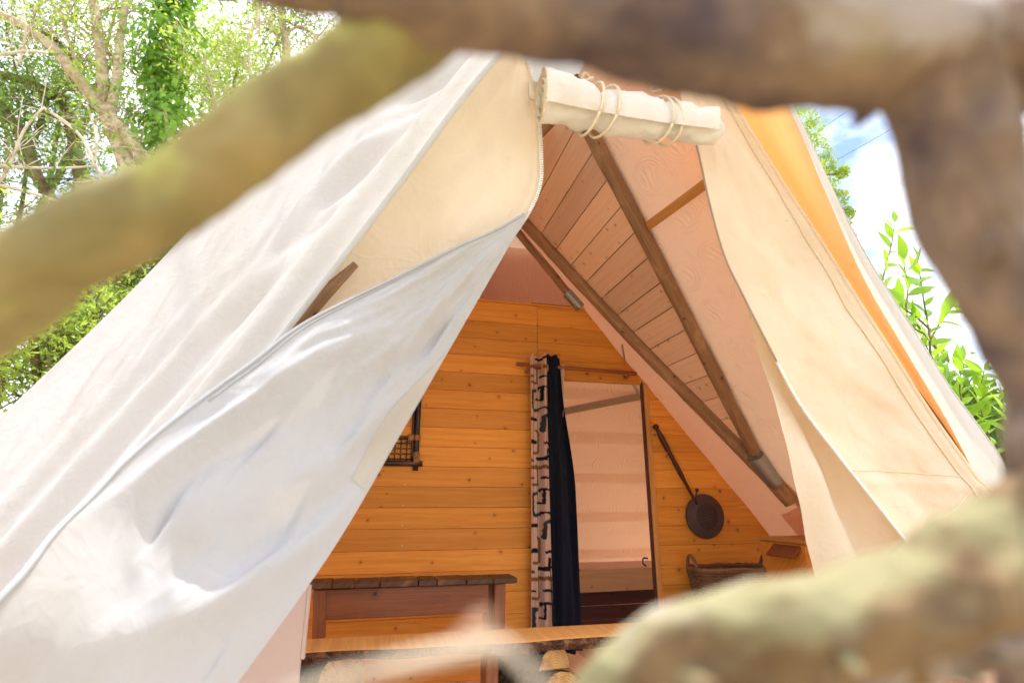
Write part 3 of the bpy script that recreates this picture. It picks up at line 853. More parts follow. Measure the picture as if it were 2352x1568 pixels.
# added translucent strips behind the rear liner, standing in for the frame's shadow bands
def shadow_band(P, name='liner_shadow_band'):
    P = np.array(P); mk(name, P, [(0, 1, 2, 3)], M['shadow_band'], tent, P[:, :2], False)
for k in range(6):
    a = .22 + k * .125; h_ = .016
    y0_, z0_ = 4.25 + 2.1 * a + .010, 2.10 - 3.15 * a + .006
    shadow_band([(RX - .9, y0_ - h_ * 2.1, z0_ + h_ * 3.15), (RX + 2.6, y0_ - h_ * 2.1, z0_ + h_ * 3.15), (RX + 2.6, y0_ + h_ * 2.1, z0_ - h_ * 3.15), (RX - .9, y0_ + h_ * 2.1, z0_ - h_ * 3.15)])
def rear_fly(a, b):
    z = 3.3 - 4.4 * a; y = 4.9 + 2.4 * a; x = RX + (2 * b - 1) * (.2 + 1.7 * a)
    return np.array([x, y + .15 * (2 * b - 1) ** 2, z]), (x, a)
v, f, u = grid(rear_fly, 20, 20); mk('roof_canvas', v, f, M['canvas_roof'], tent, u)['label'] = 'rear canvas end of the tent'
v, f, u = planar(NR, DR + .022, UR, s_top, sR(-.05), lambda s: y_on(RPOLE, s) - .02, lambda s: y_on(LPOLE, s) + .04, 0, 12, 4)
mk('ceiling_backing', v, f, M['dark_boards'], tent, u, False)

# ---- tongue-and-groove ceiling boards between the two braced poles
k = 0
s = -1.06
while s < 1.35:
    s0, s1 = s + .002, s + .159
    yR0, yR1 = y_on(RPOLE, s0) - .015, y_on(RPOLE, s1) - .015
    yL0, yL1 = y_on(LPOLE, s0) + .03, y_on(LPOLE, s1) + .03
    if yL1 - yR1 > .02:
        top, bot = DR - .012, DR - .030
        ch = .002
        P = []
        for dd, q in ((bot, ch), (bot + ch, 0), (top, 0)):
            for (ss, y) in ((s0 + q, yR0), (s0 + q, yL0), (s1 - q, yL1), (s1 - q, yR1)):
                P.append(NR * dd + UR * ss + np.array([0, y, 0]))
        F = [(0, 1, 2, 3), (11, 10, 9, 8)] + [(a + i, a + 4 + i, a + 4 + (i + 1) % 4, a + (i + 1) % 4) for a in (0, 4) for i in range(4)]
        P = np.array(P)
        mk('ceiling_board', P, F, M['pine_pale'], tent, np.c_[P[:, 1] - 3, P @ UR - s], False)
    s += .162

# ---- rafter poles and brackets
def pole(pts, r, name, sq=.25, seed=1, n=12, m=M['pole']):
    v, f, u = tube(smooth_path(pts, 40), r, n, sq=sq, rough=.045, seed=seed); return mk(name, v, f, m, tent, u)
pole(RPOLE, np.linspace(.040, .036, 40), 'rafter_pole', .15, 2)
pole(LPOLE, np.linspace(.040, .043, 40), 'rafter_pole', .75, 3)
P3 = [RS(x, y, .02) + np.array([0, .0, 0]) for x, y in ((1150, 486), (1195, 540), (1262, 620), (1320, 692))]
pole(P3, .030, 'rafter_pole', .2, 4)
LP = [np.array([2 * RX - p[0], p[1], p[2]]) for p in LPOLE]; RP = [np.array([2 * RX - p[0], p[1], p[2]]) for p in RPOLE]
pole(LP, .052, 'rafter_pole', .6, 5); pole(RP, .050, 'rafter_pole', .15, 6)
def bracket(a, b, r0, r1, nm='pole_bracket'):
    ax = nrm(b - a); L = np.linalg.norm(b - a)
    v, f, u = lathe([(-.002, r0 * .96), (0, r0), (L * .35, r0 * .98), (L * .6, (r0 + r1) / 2), (L, r1), (L + .002, r1 * .96)], a, ax, 20)
    br = mk(nm, v, f, M['zinc'], tent, u, auto=40)
    for t, an in ((.25, 4.2), (.8, 4.4), (.85, 3.4)):
        x = nrm(np.cross(ax, (0, 0, 1))); y = np.cross(ax, x); dv = x * math.cos(an) + y * math.sin(an)
        v, f, u = lathe([(0, .005), (.004, .005), (.006, .002)], a + ax * L * t + dv * (r0 + (r1 - r0) * t - .001), dv, 8)
        mk('screw', v, f, M['screw'], br, u)
bracket(RS(1736, 1048, .065), RS(1783, 1112, .06), .056, .046)
bracket(RS(1304, 672, .02), RS(1334, 706, .02), .045, .042)
# batten crossing the front liner
A, B = RS(1478, 527, .02), RS(1640, 408, .02)
v, f, u = box((A + B) / 2, (np.linalg.norm(B - A), .05, .025), B - A, UR, .003); mk('purlin', v, f, M['pine_trim'], tent, u, False)
# brown tape on the liner beside the wall
tp = [RS(1430, 790, .004), RS(1442, 850, .005), RS(1466, 900, .006), RS(1500, 948, .008)]
v, f, u = tube(smooth_path(tp, 16), .016, 6, flat=.15, up0=NR); mk('tape', v, f, M['tape'], tent, u)

# ------------------------------------------------------------------ wooden partition wall
WY = 3.70
wall = thing('partition_wall', 'orange varnished pine board wall across the tent with a doorway', 'wall', (1.0, WY, FZ))
def roofx(z): return (DR - NR[2] * z) / NR[0]
def leftx(z): return 2 * RX - roofx(z)
z0 = -.0417
X_SEAM, X_DL, X_DR = 1.115, 1.20, 1.945
rb = random.Random(3)
def wboard(x0, x1, za, zb, name='board', m='pine_wall', yj=0.0, xr=None):
    g, ch, T = .0007, .0013, .020
    a0, a1 = za + g, zb - g
    xr0, xr1 = (x1, x1) if xr is None else xr
    P = []
    for yy, q in ((WY - .001 - yj, ch), (WY + ch - yj, 0), (WY + T, 0)):
        P += [(x0, yy, a0 + q), (xr0, yy, a0 + q), (xr1, yy, a1 - q), (x0, yy, a1 - q)]
    F = [(0, 1, 2, 3), (11, 10, 9, 8)] + [(a + i, a + 4 + i, a + 4 + (i + 1) % 4, a + (i + 1) % 4) for a in (0, 4) for i in range(4)]
    P = np.array(P)
    mk(name, P, F, M[m], wall, np.c_[P[:, 0], P[:, 2] - za], False)
ZTOP, ZDOOR = 1.415, .868
kk = -8
while z0 + kk * .13 < ZTOP - .02:
    za, zb = z0 + kk * .13, min(z0 + (kk + 1) * .13, ZTOP)
    if zb > ZTOP - .03: zb = ZTOP
    za = max(za, FZ)
    zm = (za + zb) / 2
    xl = max(leftx(zm) + .02, -1.35)
    if za > ZDOOR - .06:                                   # above the door: one joint over the curtain
        wboard(xl, X_SEAM - .0015, za, zb, yj=rb.uniform(0, .002))
        wboard(X_SEAM + .0015, 9, za, zb, yj=rb.uniform(0, .002), xr=(roofx(za) + .012, roofx(zb) + .012))
    else:
        wboard(xl, X_DL, za, zb, yj=rb.uniform(0, .002))
        wboard(X_DR + .045, 9, za, zb, yj=rb.uniform(0, .002), xr=(min(roofx(za), 3.1) + .012, min(roofx(zb), 3.1) + .012))
    kk += 1
v, f, u = box((.35, WY + .034, .15), (3.3, .024, 2.4)); V2 = v
# dark backing behind the joints (left of the doorway, right of it, above)
def backing(pts):
    P = np.array([(x, WY + .0215, z) for x, z in pts] + [(x, WY + .036, z) for x, z in pts]); n = len(pts)
    F = [list(range(n)), [n + i for i in reversed(range(n))]] + [(i, (i + 1) % n, n + (i + 1) % n, n + i) for i in range(n)]
    mk('backing', P, F, M['dark_boards'], wall, P[:, [0, 2]], False)
backing([(-1.3, FZ), (X_DL, FZ), (X_DL, ZDOOR + .03), (-.35, ZDOOR + .03), (-1.2, -.2)])
backing([(X_DR + .05, FZ), (3.0, FZ), (3.0, -.45), (X_DR + .05, .80)])
backing([(.35, ZDOOR), (1.90, ZDOOR), (1.47, ZTOP - .006), (.35, ZTOP - .006)])
for c, s in (((X_DR - .007, WY + .006, (FZ + ZDOOR) / 2), (ZDOOR - FZ, .014, .030)), ((X_DL + .012, WY + .012, (FZ + ZDOOR) / 2), (ZDOOR - FZ, .022, .07))):
    v, f, u = box(c, s, (0, 0, 1), (1, 0, 0), .003); mk('door_jamb', v, f, M['dark_boards'], wall, u, False)
v, f, u = box((X_DR + .022, WY - .004, (FZ + ZDOOR - .006) / 2), (ZDOOR - .006 - FZ, .040, .022), (0, 0, 1), (1, 0, 0), .003); mk('door_trim', v, f, M['pine_trim'], wall, u, False)
v, f, u = box(((X_DL + X_DR) / 2, WY + .012, ZDOOR - .005), (X_DR - X_DL - .03, .05, .02), (1, 0, 0), (0, 1, 0), .003); mk('door_head', v, f, M['pine_wall'], wall, u, False)
v, f, u = box((1.0, WY + .02, ZTOP + .006), (1.1, .07, .012), ch=.002); mk('top_ledge', v, f, M['pine_wall'], wall, u, False)
v, f, u = box((1.24, WY + .06, ZTOP + .025), (.32, .06, .025), ch=.003); mk('top_block', v, f, M['pole'], wall, u, False)
# screws
def screw(x, z, r=.005):
    v, f, u = lathe([(0, r), (.0022, r), (.003, r * .6)], (x, WY - .0012, z), (0, -1, 0), 8); mk('screw', v, f, M['screw'], wall, u)
for i, z in enumerate(np.arange(-.55, .80, .13)): screw(X_DR + .062 + .004 * math.sin(i * 7), z + .03 * math.sin(i * 3))
for i, z in enumerate((.10, -.03, -.15, -.27, -.57)): screw(.20 + .004 * math.sin(i * 5), z)
for x, z in ((1.10, 1.36), (1.128, 1.34), (1.10, 1.30), (1.128, 1.22), (1.10, 1.21), (1.128, 1.08), (1.10, 1.09), (1.60, 1.20), (1.75, 1.04)): screw(x, z, .004)

# ------------------------------------------------------------------ curtain, rod, things on and along the wall
rod = thing('curtain_rod', 'brown wooden curtain rod above the doorway', 'curtain rod', (1.4, WY - .07, .88))
v, f, u = tube([(.935, WY - .07, .935), (1.4, WY - .07, .927), (1.865, WY - .07, .916)], .0145, 12, rough=.02); mk('pole', v, f, M['table_wood'], rod, u)
for x in (1.80, 1.02):
    v, f, u = tube(smooth_path([(x, WY - .001, .905), (x, WY - .035, .890), (x, WY - .07, .905)], 10), .010, 8); mk('hook', v, f, M['pole'], rod, u)

cur = thing('curtain', 'linen curtain with black and brown brush marks and a black lining, gathered beside the doorway', 'curtain', (1.15, WY - .07, FZ))
CT, CB = 1.00, -.92
# printed face: strokes as (x, y) in the photo's zoomed chart, repeated down the cloth
BLK, BRN, GRY = (.012, .012, .022), (.20, .095, .045), (.035, .045, .055)
STK = []
def rep(y0):
    q = lambda pts: [(x, y + y0) for x, y in pts]
    STK.extend([
        (q([(125, 210), (330, 205)]), 24, BRN), (q([(215, 215), (222, 385), (140, 383)]), 17, BRN),
        (q([(205, 118), (250, 118), (330, 95)]), 17, BLK), (q([(130, 320), (165, 320)]), 12, BLK), (q([(262, 315), (330, 315)]), 14, BLK),
        (q([(240, 455), (242, 432), (320, 432)]), 15, BLK), (q([(272, 440), (270, 570), (205, 566)]), 15, BLK),
        (q([(195, 472), (150, 478), (150, 650), (165, 685), (235, 680)]), 22, GRY), (q([(255, 660), (330, 658)]), 16, BLK),
        (q([(330, 745), (285, 755), (270, 900)]), 26, GRY), (q([(130, 785), (200, 785)]), 23, BLK),
        (q([(200, 900), (232, 920), (230, 1130), (155, 1137)]), 18, BRN), (q([(130, 1022), (190, 1022)]), 26, BLK), (q([(285, 1035), (330, 1035)]), 17, BLK),
        (q([(220, 1205), (310, 1200), (318, 1100)]), 16, BLK), (q([(130, 1218), (155, 1218)]), 14, GRY)])
rep(0); rep(1075); rep(2150)
CW = .118                                         # visible width of the printed face
def print_cols(A, Z):
    x = 125 + 205 * A; y = (CT - Z) * 1540 + 80
    C = np.tile((.58, .37, .28, 1.0), (len(A), 1))
    for pts, w, k in STK:
        for i in range(len(pts) - 1):
            p, q = np.array(pts[i], float), np.array(pts[i + 1], float); d = q - p
            t = (((x - p[0]) * d[0] + (y - p[1]) * d[1]) / (d @ d)).clip(0, 1)
            dd = np.hypot(x - p[0] - d[0] * t, y - p[1] - d[1] * t)
            C[dd < w * (.78 + .10 * np.sin(y * .11 + x * .07)), :3] = k
    return C
def cloth_front(a, b):
    z = CT + (CB - CT) * a
    x = 1.030 + CW * b * (1 + .10 * a) - .010 * a
    y = WY - .075 - .030 * math.sin(b * 8.0 + .4 + .5 * math.sin(a * 4)) * (1 - .2 * a) - .015 * math.sin(b * 17 + a * 3) - .03 * b
    return np.array([x, y, z + .012 * math.sin(b * 9) * (a == 0)]), (b * .4, a * 2)
v, f, u = grid(cloth_front, 330, 44)
jj = np.arange(len(v)); cols = print_cols((jj % 45) / 44, CT + (CB - CT) * (jj // 45) / 330)
mk('printed_cloth', v, f, M['print_cloth'], cur, u, colors=cols)
def cloth_black(a, b):
    z = CT + .01 + (CB - CT) * a
    xl = 1.030 + CW * (1 + .10 * a) - .010 * a - .008
    w = .120 + .050 * sst(.12, .5, a) + .055 * a
    x = xl + w * b
    y = WY - .115 + .035 * math.sin(b * 9 + .6 * math.sin(a * 5)) + .018 * math.sin(b * 21 + a * 4) + .02 * b
    return np.array([x, y, z - .02 * b * b * 0 + .010 * math.sin(b * 11) * (a == 0)]), (b * .4, a * 2)
v, f, u = grid(cloth_black, 90, 40); mk('lining', v, f, M['black_cloth'], cur, u)
def cloth_edge(a, b):
    z = CT - .07 - .36 * a
    x = 1.262 + .012 * a + .040 * b * (1 - a)
    return np.array([x, WY - .062 - .02 * math.sin(b * 3), z + .03 * b * (1 - a)]), (b, a)
v, f, u = grid(cloth_edge, 16, 6); mk('turned_edge', v, f, M['lining_cloth'], cur, u)
ring = [(1.128 + .022 * math.cos(t), WY - .125 - .004, .905 + .034 * math.sin(t)) for t in np.linspace(0, 2 * math.pi, 25)]
v, f, u = tube(ring, .006, 8, up0=(0, 1, 0)); mk('eyelet_ring', v, f, M['rattan'], cur, u)

# bamboo lattice frame, mostly behind the flap
fr = thing('bamboo_frame', 'black bamboo lattice frame bound with rattan, hung on the pine wall', 'frame', (.05, WY - .03, .215))
FY = WY - .022
def bar(a, b, r, m, nm, par=fr, sd=0):
    v, f, u = tube(smooth_path([a, b], 10), r, 10, rough=.03, seed=sd); return mk(nm, v, f, m, par, u)
for (xa, za, xb, zb) in ((-.42, .235, .305, .235), (-.42, .86, .305, .86), (.262, .19, .262, .90), (-.37, .19, -.37, .90)):
    bar((xa, FY, za), (xb, FY, zb), .0175, M['bamboo_black'], 'rail')
for x in (.235, -.343): bar((x, FY + .004, .25), (x, FY + .004, .85), .009, M['bamboo_black'], 'rail')
for zz in (.40, .70): bar((-.37, FY, zz), (.262, FY, zz), .012, M['bamboo_black'], 'rail')
for i in range(7): bar((.20 - .038 * i, FY + .006, .25), (.20 - .038 * i, FY + .006, .39), .0042, M['bamboo_black'], 'slat')
for i in range(4): bar((-.36, FY + .001, .262 + .034 * i), (.235, FY + .001, .262 + .034 * i), .0042, M['bamboo_black'], 'slat')
for (x, z, vert) in ((.262, .29, 1), (.262, .255, 0), (.262, .40, 1), (.22, .40, 0), (-.37, .29, 1), (.262, .70, 1)):
    pts = []
    for t in np.linspace(0, 7 * 2 * math.pi, 130):
        q = (t / (14 * math.pi) - .5) * .034
        o = (.0205 * math.cos(t), .0205 * math.sin(t))
        pts.append((x + (o[0] if vert else q), FY + o[1], z + (q if vert else o[0])))
    v, f, u = tube(pts, .0030, 5); mk('rattan_binding', v, f, M['rattan'], fr, u)
for i in range(3):
    for j in range(2):
        for sg in (-1, 1):
            cx, cz = .20 - .038 * (i + 1), .262 + .034 * (j + 1)
            bar((cx - .008, FY - .006, cz - .008 * sg), (cx + .008, FY - .006, cz + .008 * sg), .0014, M['rattan'], 'tie')

# warming pan
pan = thing('warming_pan', 'dark metal warming pan with long turned handle and pierced lid hung on the wall', 'pan', (2.36, WY - .05, -.26))
PC = np.array([2.358, WY - .052, -.107])
v, f, u = lathe([(0, .02), (.001, .128), (.012, .150), (.026, .156), (.034, .152), (.036, .140), (.042, .128), (.043, .104), (.049, .098), (.055, .06), (.056, .0)], PC + (0, .048, 0), (0, -1, 0), 48)
bowl = mk('bowl', v, f, M['iron'], pan, u, auto=50)
hol = []
for rr, n in ((.018, 5), (.036, 10), (.052, 16), (.068, 22), (.082, 30)):
    for i in range(n):
        a = 2 * math.pi * i / n + rr * 31; tl = a + .9 * (1 if int(rr * 1000) % 4 else -1)
        c = PC + np.array([rr * math.cos(a), -.0065 + .00 if rr < .06 else -.0035, rr * math.sin(a)])
        e = np.array([math.cos(tl), 0, math.sin(tl)]); g = np.array([-e[2], 0, e[0]])
        yy = -.0110 + (.0012 if rr < .05 else (.0022 + (rr - .06) * .18))
        c = PC + np.array([rr * math.cos(a), yy, rr * math.sin(a)])
        P = [c + e * .0068 * math.cos(t) + g * .0028 * math.sin(t) for t in np.linspace(0, 2 * math.pi, 9)[:-1]]
        P += [p + np.array([0, .006, 0]) for p in P]
        hol.append((P, [tuple(range(8))] + [(i2, i2 + 8, 8 + (i2 + 1) % 8, (i2 + 1) % 8) for i2 in range(8)]))
v, f, u = cat(*hol); mk('pierced_holes', v, f, M['hole'], bowl, u, False, kind='stuff')
H0, H1 = np.array([2.275, WY - .045, .005]), np.array([2.006, WY - .035, .545])
hl = np.linalg.norm(H1 - H0)
prof = [(-.03, .010), (0, .011), (.05, .010), (.10, .012), (.16, .013), (.165, .017), (.172, .013), (.18, .016), (.28, .018), (.33, .014), (.345, .020), (.355, .013), (.37, .021), (.38, .014), (.40, .020), (.50, .021), (.55, .015), (.562, .012), (.568, .018), (.58, .023), (.592, .022), (.602, .010)]
v, f, u = lathe([(t * hl / .602, r) for t, r in prof], H0, H1 - H0, 18); mk('handle', v, f, M['dark_boards'], pan, u)
v, f, u = lathe([(0, .004), (.03, .004), (.032, .011), (.045, .014), (.055, .008)], (2.285, WY - .05, .035), (.25, -.1, .9), 12); mk('lid_knob', v, f, M['iron'], pan, u)
v, f, u = tube([(2.02, WY, .50), (2.02, WY - .05, .50), (2.02, WY - .055, .515)], .003, 6); mk('hanger', v, f, M['iron'], pan, u)

# rustic side table against the wall
tab = thing('side_table', 'dark reddish-brown wooden table with plank top standing against the wall', 'table', (.25, 3.40, FZ))
TY0, TY1, TZ = 3.20, 3.34, -.404
xs = [-.42, -.17, -.055, .07, .27, .37, .53, .68, .818]
xx = -.42
for i in range(len(xs) - 1):
    hh = .030 + .002 * math.sin(i * 5)
    v, f, u = box(((xs[i] + xs[i + 1]) / 2, (TY0 + TY1) / 2 - .02 + .006 * math.sin(i * 3), TZ - .018 - (xs[i] - .2) * .006), (TY1 - TY0 + .04, xs[i + 1] - xs[i] - .003, hh), (0, 1, 0), (-1, 0, 0), .004)
    mk('plank', v, f, M['table_top'], tab, u, False)
v, f, u = box((.215, TY0 + .025, TZ - .113), (.90, .022, .145), (1, 0, 0), (0, 1, 0), .003); mk('apron', v, f, M['table_wood'], tab, u, False)
v, f, u = box((.215, TY1 - .03, TZ - .115), (.90, .022, .15), (1, 0, 0), (0, 1, 0), .003); mk('apron', v, f, M['table_wood'], tab, u, False)
for x in (-.335, .745):
    v, f, u = box((x, (TY0 + TY1) / 2, TZ - .125), (TY1 - TY0 - .12, .022, .17), (0, 1, 0), (-1, 0, 0), .003); mk('apron', v, f, M['table_wood'], tab, u, False)
for x, y in ((-.235, TY0 + .028), (.728, TY0 + .028), (-.36, TY1 - .05), (.685, TY1 - .05)):
    zt, zb = TZ - .038, FZ
    sx = .05 * (1 if x < 0 else -.2)
    v, f, u = box(((x + sx * .5), y, (zt + zb) / 2), (zt - zb, .062, .055), (-sx * .9, 0, zt - zb), (1, 0, 0), .004); mk('leg', v, f, M['table_wood'], tab, u, False)

# slab bench with bark edge
ben = thing('slab_bench', 'long half-log bench slab with a dark bark edge in front of the table', 'bench', (.6, 2.38, FZ))
def slab(x0, x1, y0, y1, z):
    n = 60; V, U = [], []
    for i in range(n + 1):
        t = i / n; x = x0 + (x1 - x0) * t
        yf = y0 + .012 * math.sin(t * 9) + .006 * math.sin(t * 31)
        zt = z - .010 * t
        b = .042 + .005 * math.sin(t * 13) + .004 * math.sin(t * 37 + 1)
        ring_ = [(y1, zt), (yf + .010, zt), (yf - .004, zt - .006), (yf - .018, zt - b * .45), (yf + .004, zt - b), (yf + .08, zt - b - .008), (y1 - .02, zt - b - .008)]
        for q, (y, zz) in enumerate(ring_): V.append((x, y, zz)); U.append((y * 1.0 + .02 * q, x))
    m = 7
    F = [(i * m + j, i * m + (j + 1) % m, (i + 1) * m + (j + 1) % m, (i + 1) * m + j) for i in range(n) for j in range(m)]
    F += [list(reversed(range(m))), [n * m + j for j in range(m)]]
    return np.array(V), F, np.array(U)
v, f, u = slab(-.62, 1.55, 2.27, 2.46, -.512)
so = mk('seat', v, f, M['slab'], ben, u, auto=35)
so.data.materials.append(M['slab_bark'])
for p in so.data.polygons:
    if 0 <= p.index < 60 * 7 and (p.index % 7) in (2, 3, 4): p.material_index = 1
for x in (-.45, .50, 1.42):
    v, f, u = box((x, 2.39, (FZ - .585) / 2), (-.585 - FZ, .05, .12), (0, 0, 1), (1, 0, 0), .004); mk('leg', v, f, M['table_wood'], ben, u, False)
v, f, u = box((.5, 2.44, -.80), (1.86, .03, .07), (1, 0, 0), (0, 1, 0), .003); mk('stretcher', v, f, M['table_wood'], ben, u, False)

# split logs stacked under the bench
def log(name, label, c, r, ln, axis, half, seed, rot=0.0):
    a = nrm(axis); x = nrm(np.cross(a, (0, 0, 1))); y = np.cross(x, a); rs = np.random.default_rng(seed)
    n = 28; t = thing(name, label, 'log', np.asarray(c) - (0, 0, r * .5 if half else r), 'firewood logs under the bench')
    ang = np.linspace(0, math.pi, n) if half else np.linspace(0, 2 * math.pi, n + 1)[:-1]
    rr = r * (1 + .05 * np.sin(ang * 3 + rs.uniform(0, 6)) + .02 * rs.standard_normal(len(ang)))
    sh = r * .42 if half else 0
    prof = [(math.cos(g + rot) * q, math.sin(g + rot) * q - (sh if half else 0)) for g, q in zip(ang, rr)]
    m = len(prof); V, U = [], []
    for k in range(9):
        for px, py in prof:
            w = 1 + .03 * math.sin(k * 1.7 + px * 30)
            V.append(np.asarray(c) + a * (ln * k / 8) + x * px * w + y * py * w); U.append((ln * k / 8, px))
    F = [(k * m + i, k * m + (i + 1) % m, (k + 1) * m + (i + 1) % m, (k + 1) * m + i) for k in range(8) for i in range(m)]
    mk('bark', V, F, M['log_bark'], t, np.array(U))
    for e, off in ((0, -.002), (8, .002)):
        P = [np.asarray(c) + a * (ln * e / 8 + off) + x * px * .995 + y * py * .995 for px, py in prof]
        P2 = [np.asarray(c) + a * (ln * e / 8 + off * 5.0) + x * px * .93 + y * (py + (0.04 * r if half else 0)) * .93 for px, py in prof]
        F = [(i, (i + 1) % m, m + (i + 1) % m, m + i) for i in range(m)] + [[m + i for i in range(m)]]
        if e == 0: pass
        mk('cut_end', P + P2, F, M['endgrain'], t, np.array([(px, py + sh) for px, py in prof] * 2), False)
    return t
LA = (-.46, .88, -.02)
lc = at(1272, 1506, 2.30)
log('split_log', 'half-round split log, upper one of the right-hand stack under the bench', lc + (0, 0, -.012), .086, .34, LA, True, 1, -.12)
lc2 = at(1290, 1575, 2.28)
log('split_log', 'split log just below the half-round one in the right-hand stack', lc2 + (0, 0, -.015), .12, .34, LA, True, 2, .15)
lc3 = at(785, 1556, 2.33)
log('round_log', 'big round cut log under the left end of the bench', lc3 + (0, 0, -.02), .105, .34, (-.6, .75, 0), False, 3)
lc4 = lc2 + np.array([-.02, .01, -.17])
log('round_log', 'round log at the foot of the right-hand stack', lc4, .10, .34, LA, False, 4)
lc5 = lc3 + np.array([.02, .01, -.23])
log('round_log', 'round log carrying the big cut log at the left', lc5, .10, .34, (-.6, .75, 0), False, 5)
lc6 = lc4 + np.array([.01, 0, -.155])
log('round_log', 'lowest round log of the right-hand stack on the floor', lc6, .095, .34, LA, False, 6)

# wicker basket with a lettered slate, on a low crate by the right end of the wall
cr = thing('wooden_crate', 'low wooden crate under the wicker basket', 'crate', (2.36, 3.47, FZ))
v, f, u = box((2.36, 3.48, (FZ - .70) / 2 + -.0), (.62, .30, -.70 - FZ), ch=.004); mk('body', v, f, M['table_wood'], cr, u, False)
bk = thing('wicker_basket', 'dark brown wicker basket with end handles', 'basket', (2.37, 3.45, -.70))
bc = np.array([2.375, 3.46, 0])
def brim(t, g):      # superellipse outline; g = 0 bottom .. 1 rim
    a, b = (.235 + .045 * g), (.115 + .02 * g)
    c, s_ = math.cos(t), math.sin(t)
    return np.array([a * abs(c) ** .5 * np.sign(c), b * abs(s_) ** .5 * np.sign(s_), 0])
nst = 44
for k in range(nst):
    t = 2 * math.pi * k / nst
    v, f, u = tube([bc + brim(t, g) + (0, 0, -.695 + .255 * g) for g in (0, .5, 1)], .0042, 6); mk('stake', v, f, M['wicker'], bk, u)
for r_ in range(17):
    g = r_ / 16
    pts = []
    for q in range(nst * 4 + 1):
        t = 2 * math.pi * q / (nst * 4)
        e = brim(t, g); o = nrm(e) * .0062 * math.cos(math.pi * q / 4 + math.pi * r_)
        pts.append(bc + e + o + (0, 0, -.69 + .245 * g))
    v, f, u = tube(pts, .0068, 5, cap=False); mk('strand', v, f, M['wicker'], bk, u)
for r_ in (0, 1):
    pts = [bc + brim(2 * math.pi * q / 60, 1.03) + (0, 0, -.437 + .008 * r_ + .004 * math.sin(q * 2.1 + r_ * 2)) for q in range(61)]
    v, f, u = tube(pts, .011, 8, cap=False); mk('rim', v, f, M['wicker'], bk, u)
for sx in (-1, 1):
    pts = [bc + (sx * (.280 + .012 * math.sin(t)), .055 * math.cos(t), -.435 + .085 * math.sin(t)) for t in np.linspace(0, math.pi, 14)]
    v, f, u = tube(pts, .012, 8, rough=.12); mk('handle', v, f, M['wicker'], bk, u)
v, f, u = box(bc + (0, 0, -.69), (.46, .22, .012)); mk('base', v, f, M['wicker'], bk, u, False)
sg = thing('slate_tag', 'small grey slate tag lettered STUFF hung on the basket front', 'sign', (2.42, 3.29, -.64))
v, f, u = box((2.40, 3.302, -.60), (.17, .006, .075), ch=.002); mk('plate', v, f, M['slate'], sg, u, False)
fc = bpy.data.curves.new('lettering', 'FONT'); fc.body = 'STUFF'; fc.size = .045; fc.extrude = .0008; fc.align_x = 'CENTER'; fc.align_y = 'CENTER'
tmp = bpy.data.objects.new('lettering_src', fc); COL.objects.link(tmp)
dg = bpy.context.evaluated_depsgraph_get()
tm = bpy.data.meshes.new_from_object(tmp.evaluated_get(dg))
bpy.data.objects.remove(tmp)
lt = bpy.data.objects.new('lettering', tm); COL.objects.link(lt); tm.materials.clear(); tm.materials.append(M['white_paint'])
lt.parent = sg; lt.location = (2.40 - 2.42, 3.2975 - 3.29, -.60 + .64); lt.rotation_euler = (R(90), 0, 0); BASE[lt.name] = BASE[sg.name]
v, f, u = tube([(2.33, 3.302, -.562), (2.40, 3.305, -.50), (2.47, 3.302, -.562)], .0015, 5); mk('string', v, f, M['cord'], sg, u)

# cupboard corner at the right
cb = thing('cupboard', 'orange-brown wooden cupboard corner beside the hanging sheet', 'cupboard', (2.66, 3.12, FZ))
v, f, u = box((2.80, 3.15, (FZ - .255) / 2), (.50, .40, -.255 - FZ), ch=.004); mk('carcass', v, f, M['pine_wall'], cb, u, False)
v, f, u = box((2.80, 3.14, -.240), (.53, .43, .026), ch=.006); mk('top', v, f, M['pine_trim'], cb, u, False)
v, f, u = box((2.52, 3.10, -.30), (.10, .24, .014), (.75, 0, .65), (0, 1, 0), .003); mk('lid', v, f, M['table_wood'], cb, u, False)

# rear room: bed side with dark panelling
bed = thing('bunk_bed', 'built-in bunk with pale plank rail and dark red panels behind the doorway', 'bed', (2.1, 4.75, FZ))
bzt, bzb = at(1400, 1304, 4.6)[2], at(1400, 1357, 4.6)[2]
v, f, u = box((2.0, 4.6, (bzt + bzb) / 2), (2.0, .03, bzt - bzb), (1, .02, 0), (0, 1, 0), .004); mk('rail', v, f, M['pine_raw'], bed, u, False)
zz = bzb - .002
for i in range(3):
    h = (zz - FZ) / (3 - i) if i < 2 else zz - FZ
    h = min(h, .155); 
    v, f, u = box((2.0, 4.63, zz - h / 2), (2.0, .02, h - .004), (1, .02, 0), (0, 1, 0), .003); mk('panel', v, f, M['dark_boards'], bed, u, False); zz -= h
v, f, u = box((2.0, 5.1, bzt - .10), (2.0, .95, .10), ch=.03); mk('mattress', v, f, M['lining_cloth'], bed, u, False)
v, f, u = box((1.66, 4.59, bzb - .10), (.035, .02, .12), ch=.003); mk('block', v, f, M['pine_trim'], bed, u, False)
# black cords near the doorway foot
cd = thing('black_cord', 'short black cord end lying on the bunk rail', 'cord', at(1325, 1308, 4.58))
v, f, u = tube(smooth_path([at(1311, 1312, 4.57), at(1318, 1304, 4.57), at(1326, 1306, 4.57), at(1332, 1309, 4.57)], 14), .006, 6); mk('strand', v, f, M['rubber'], cd, u)
cd2 = thing('dark_hook', 'small dark hook on the right side of the doorway', 'hook', at(1478, 1300, WY + .03))
v, f, u = tube(smooth_path([at(1488, 1282, WY + .03), at(1478, 1281, WY + .03), at(1477, 1293, WY + .03), at(1484, 1299, WY + .03)], 14), .006, 6); mk('loop', v, f, M['rubber'], cd2, u)

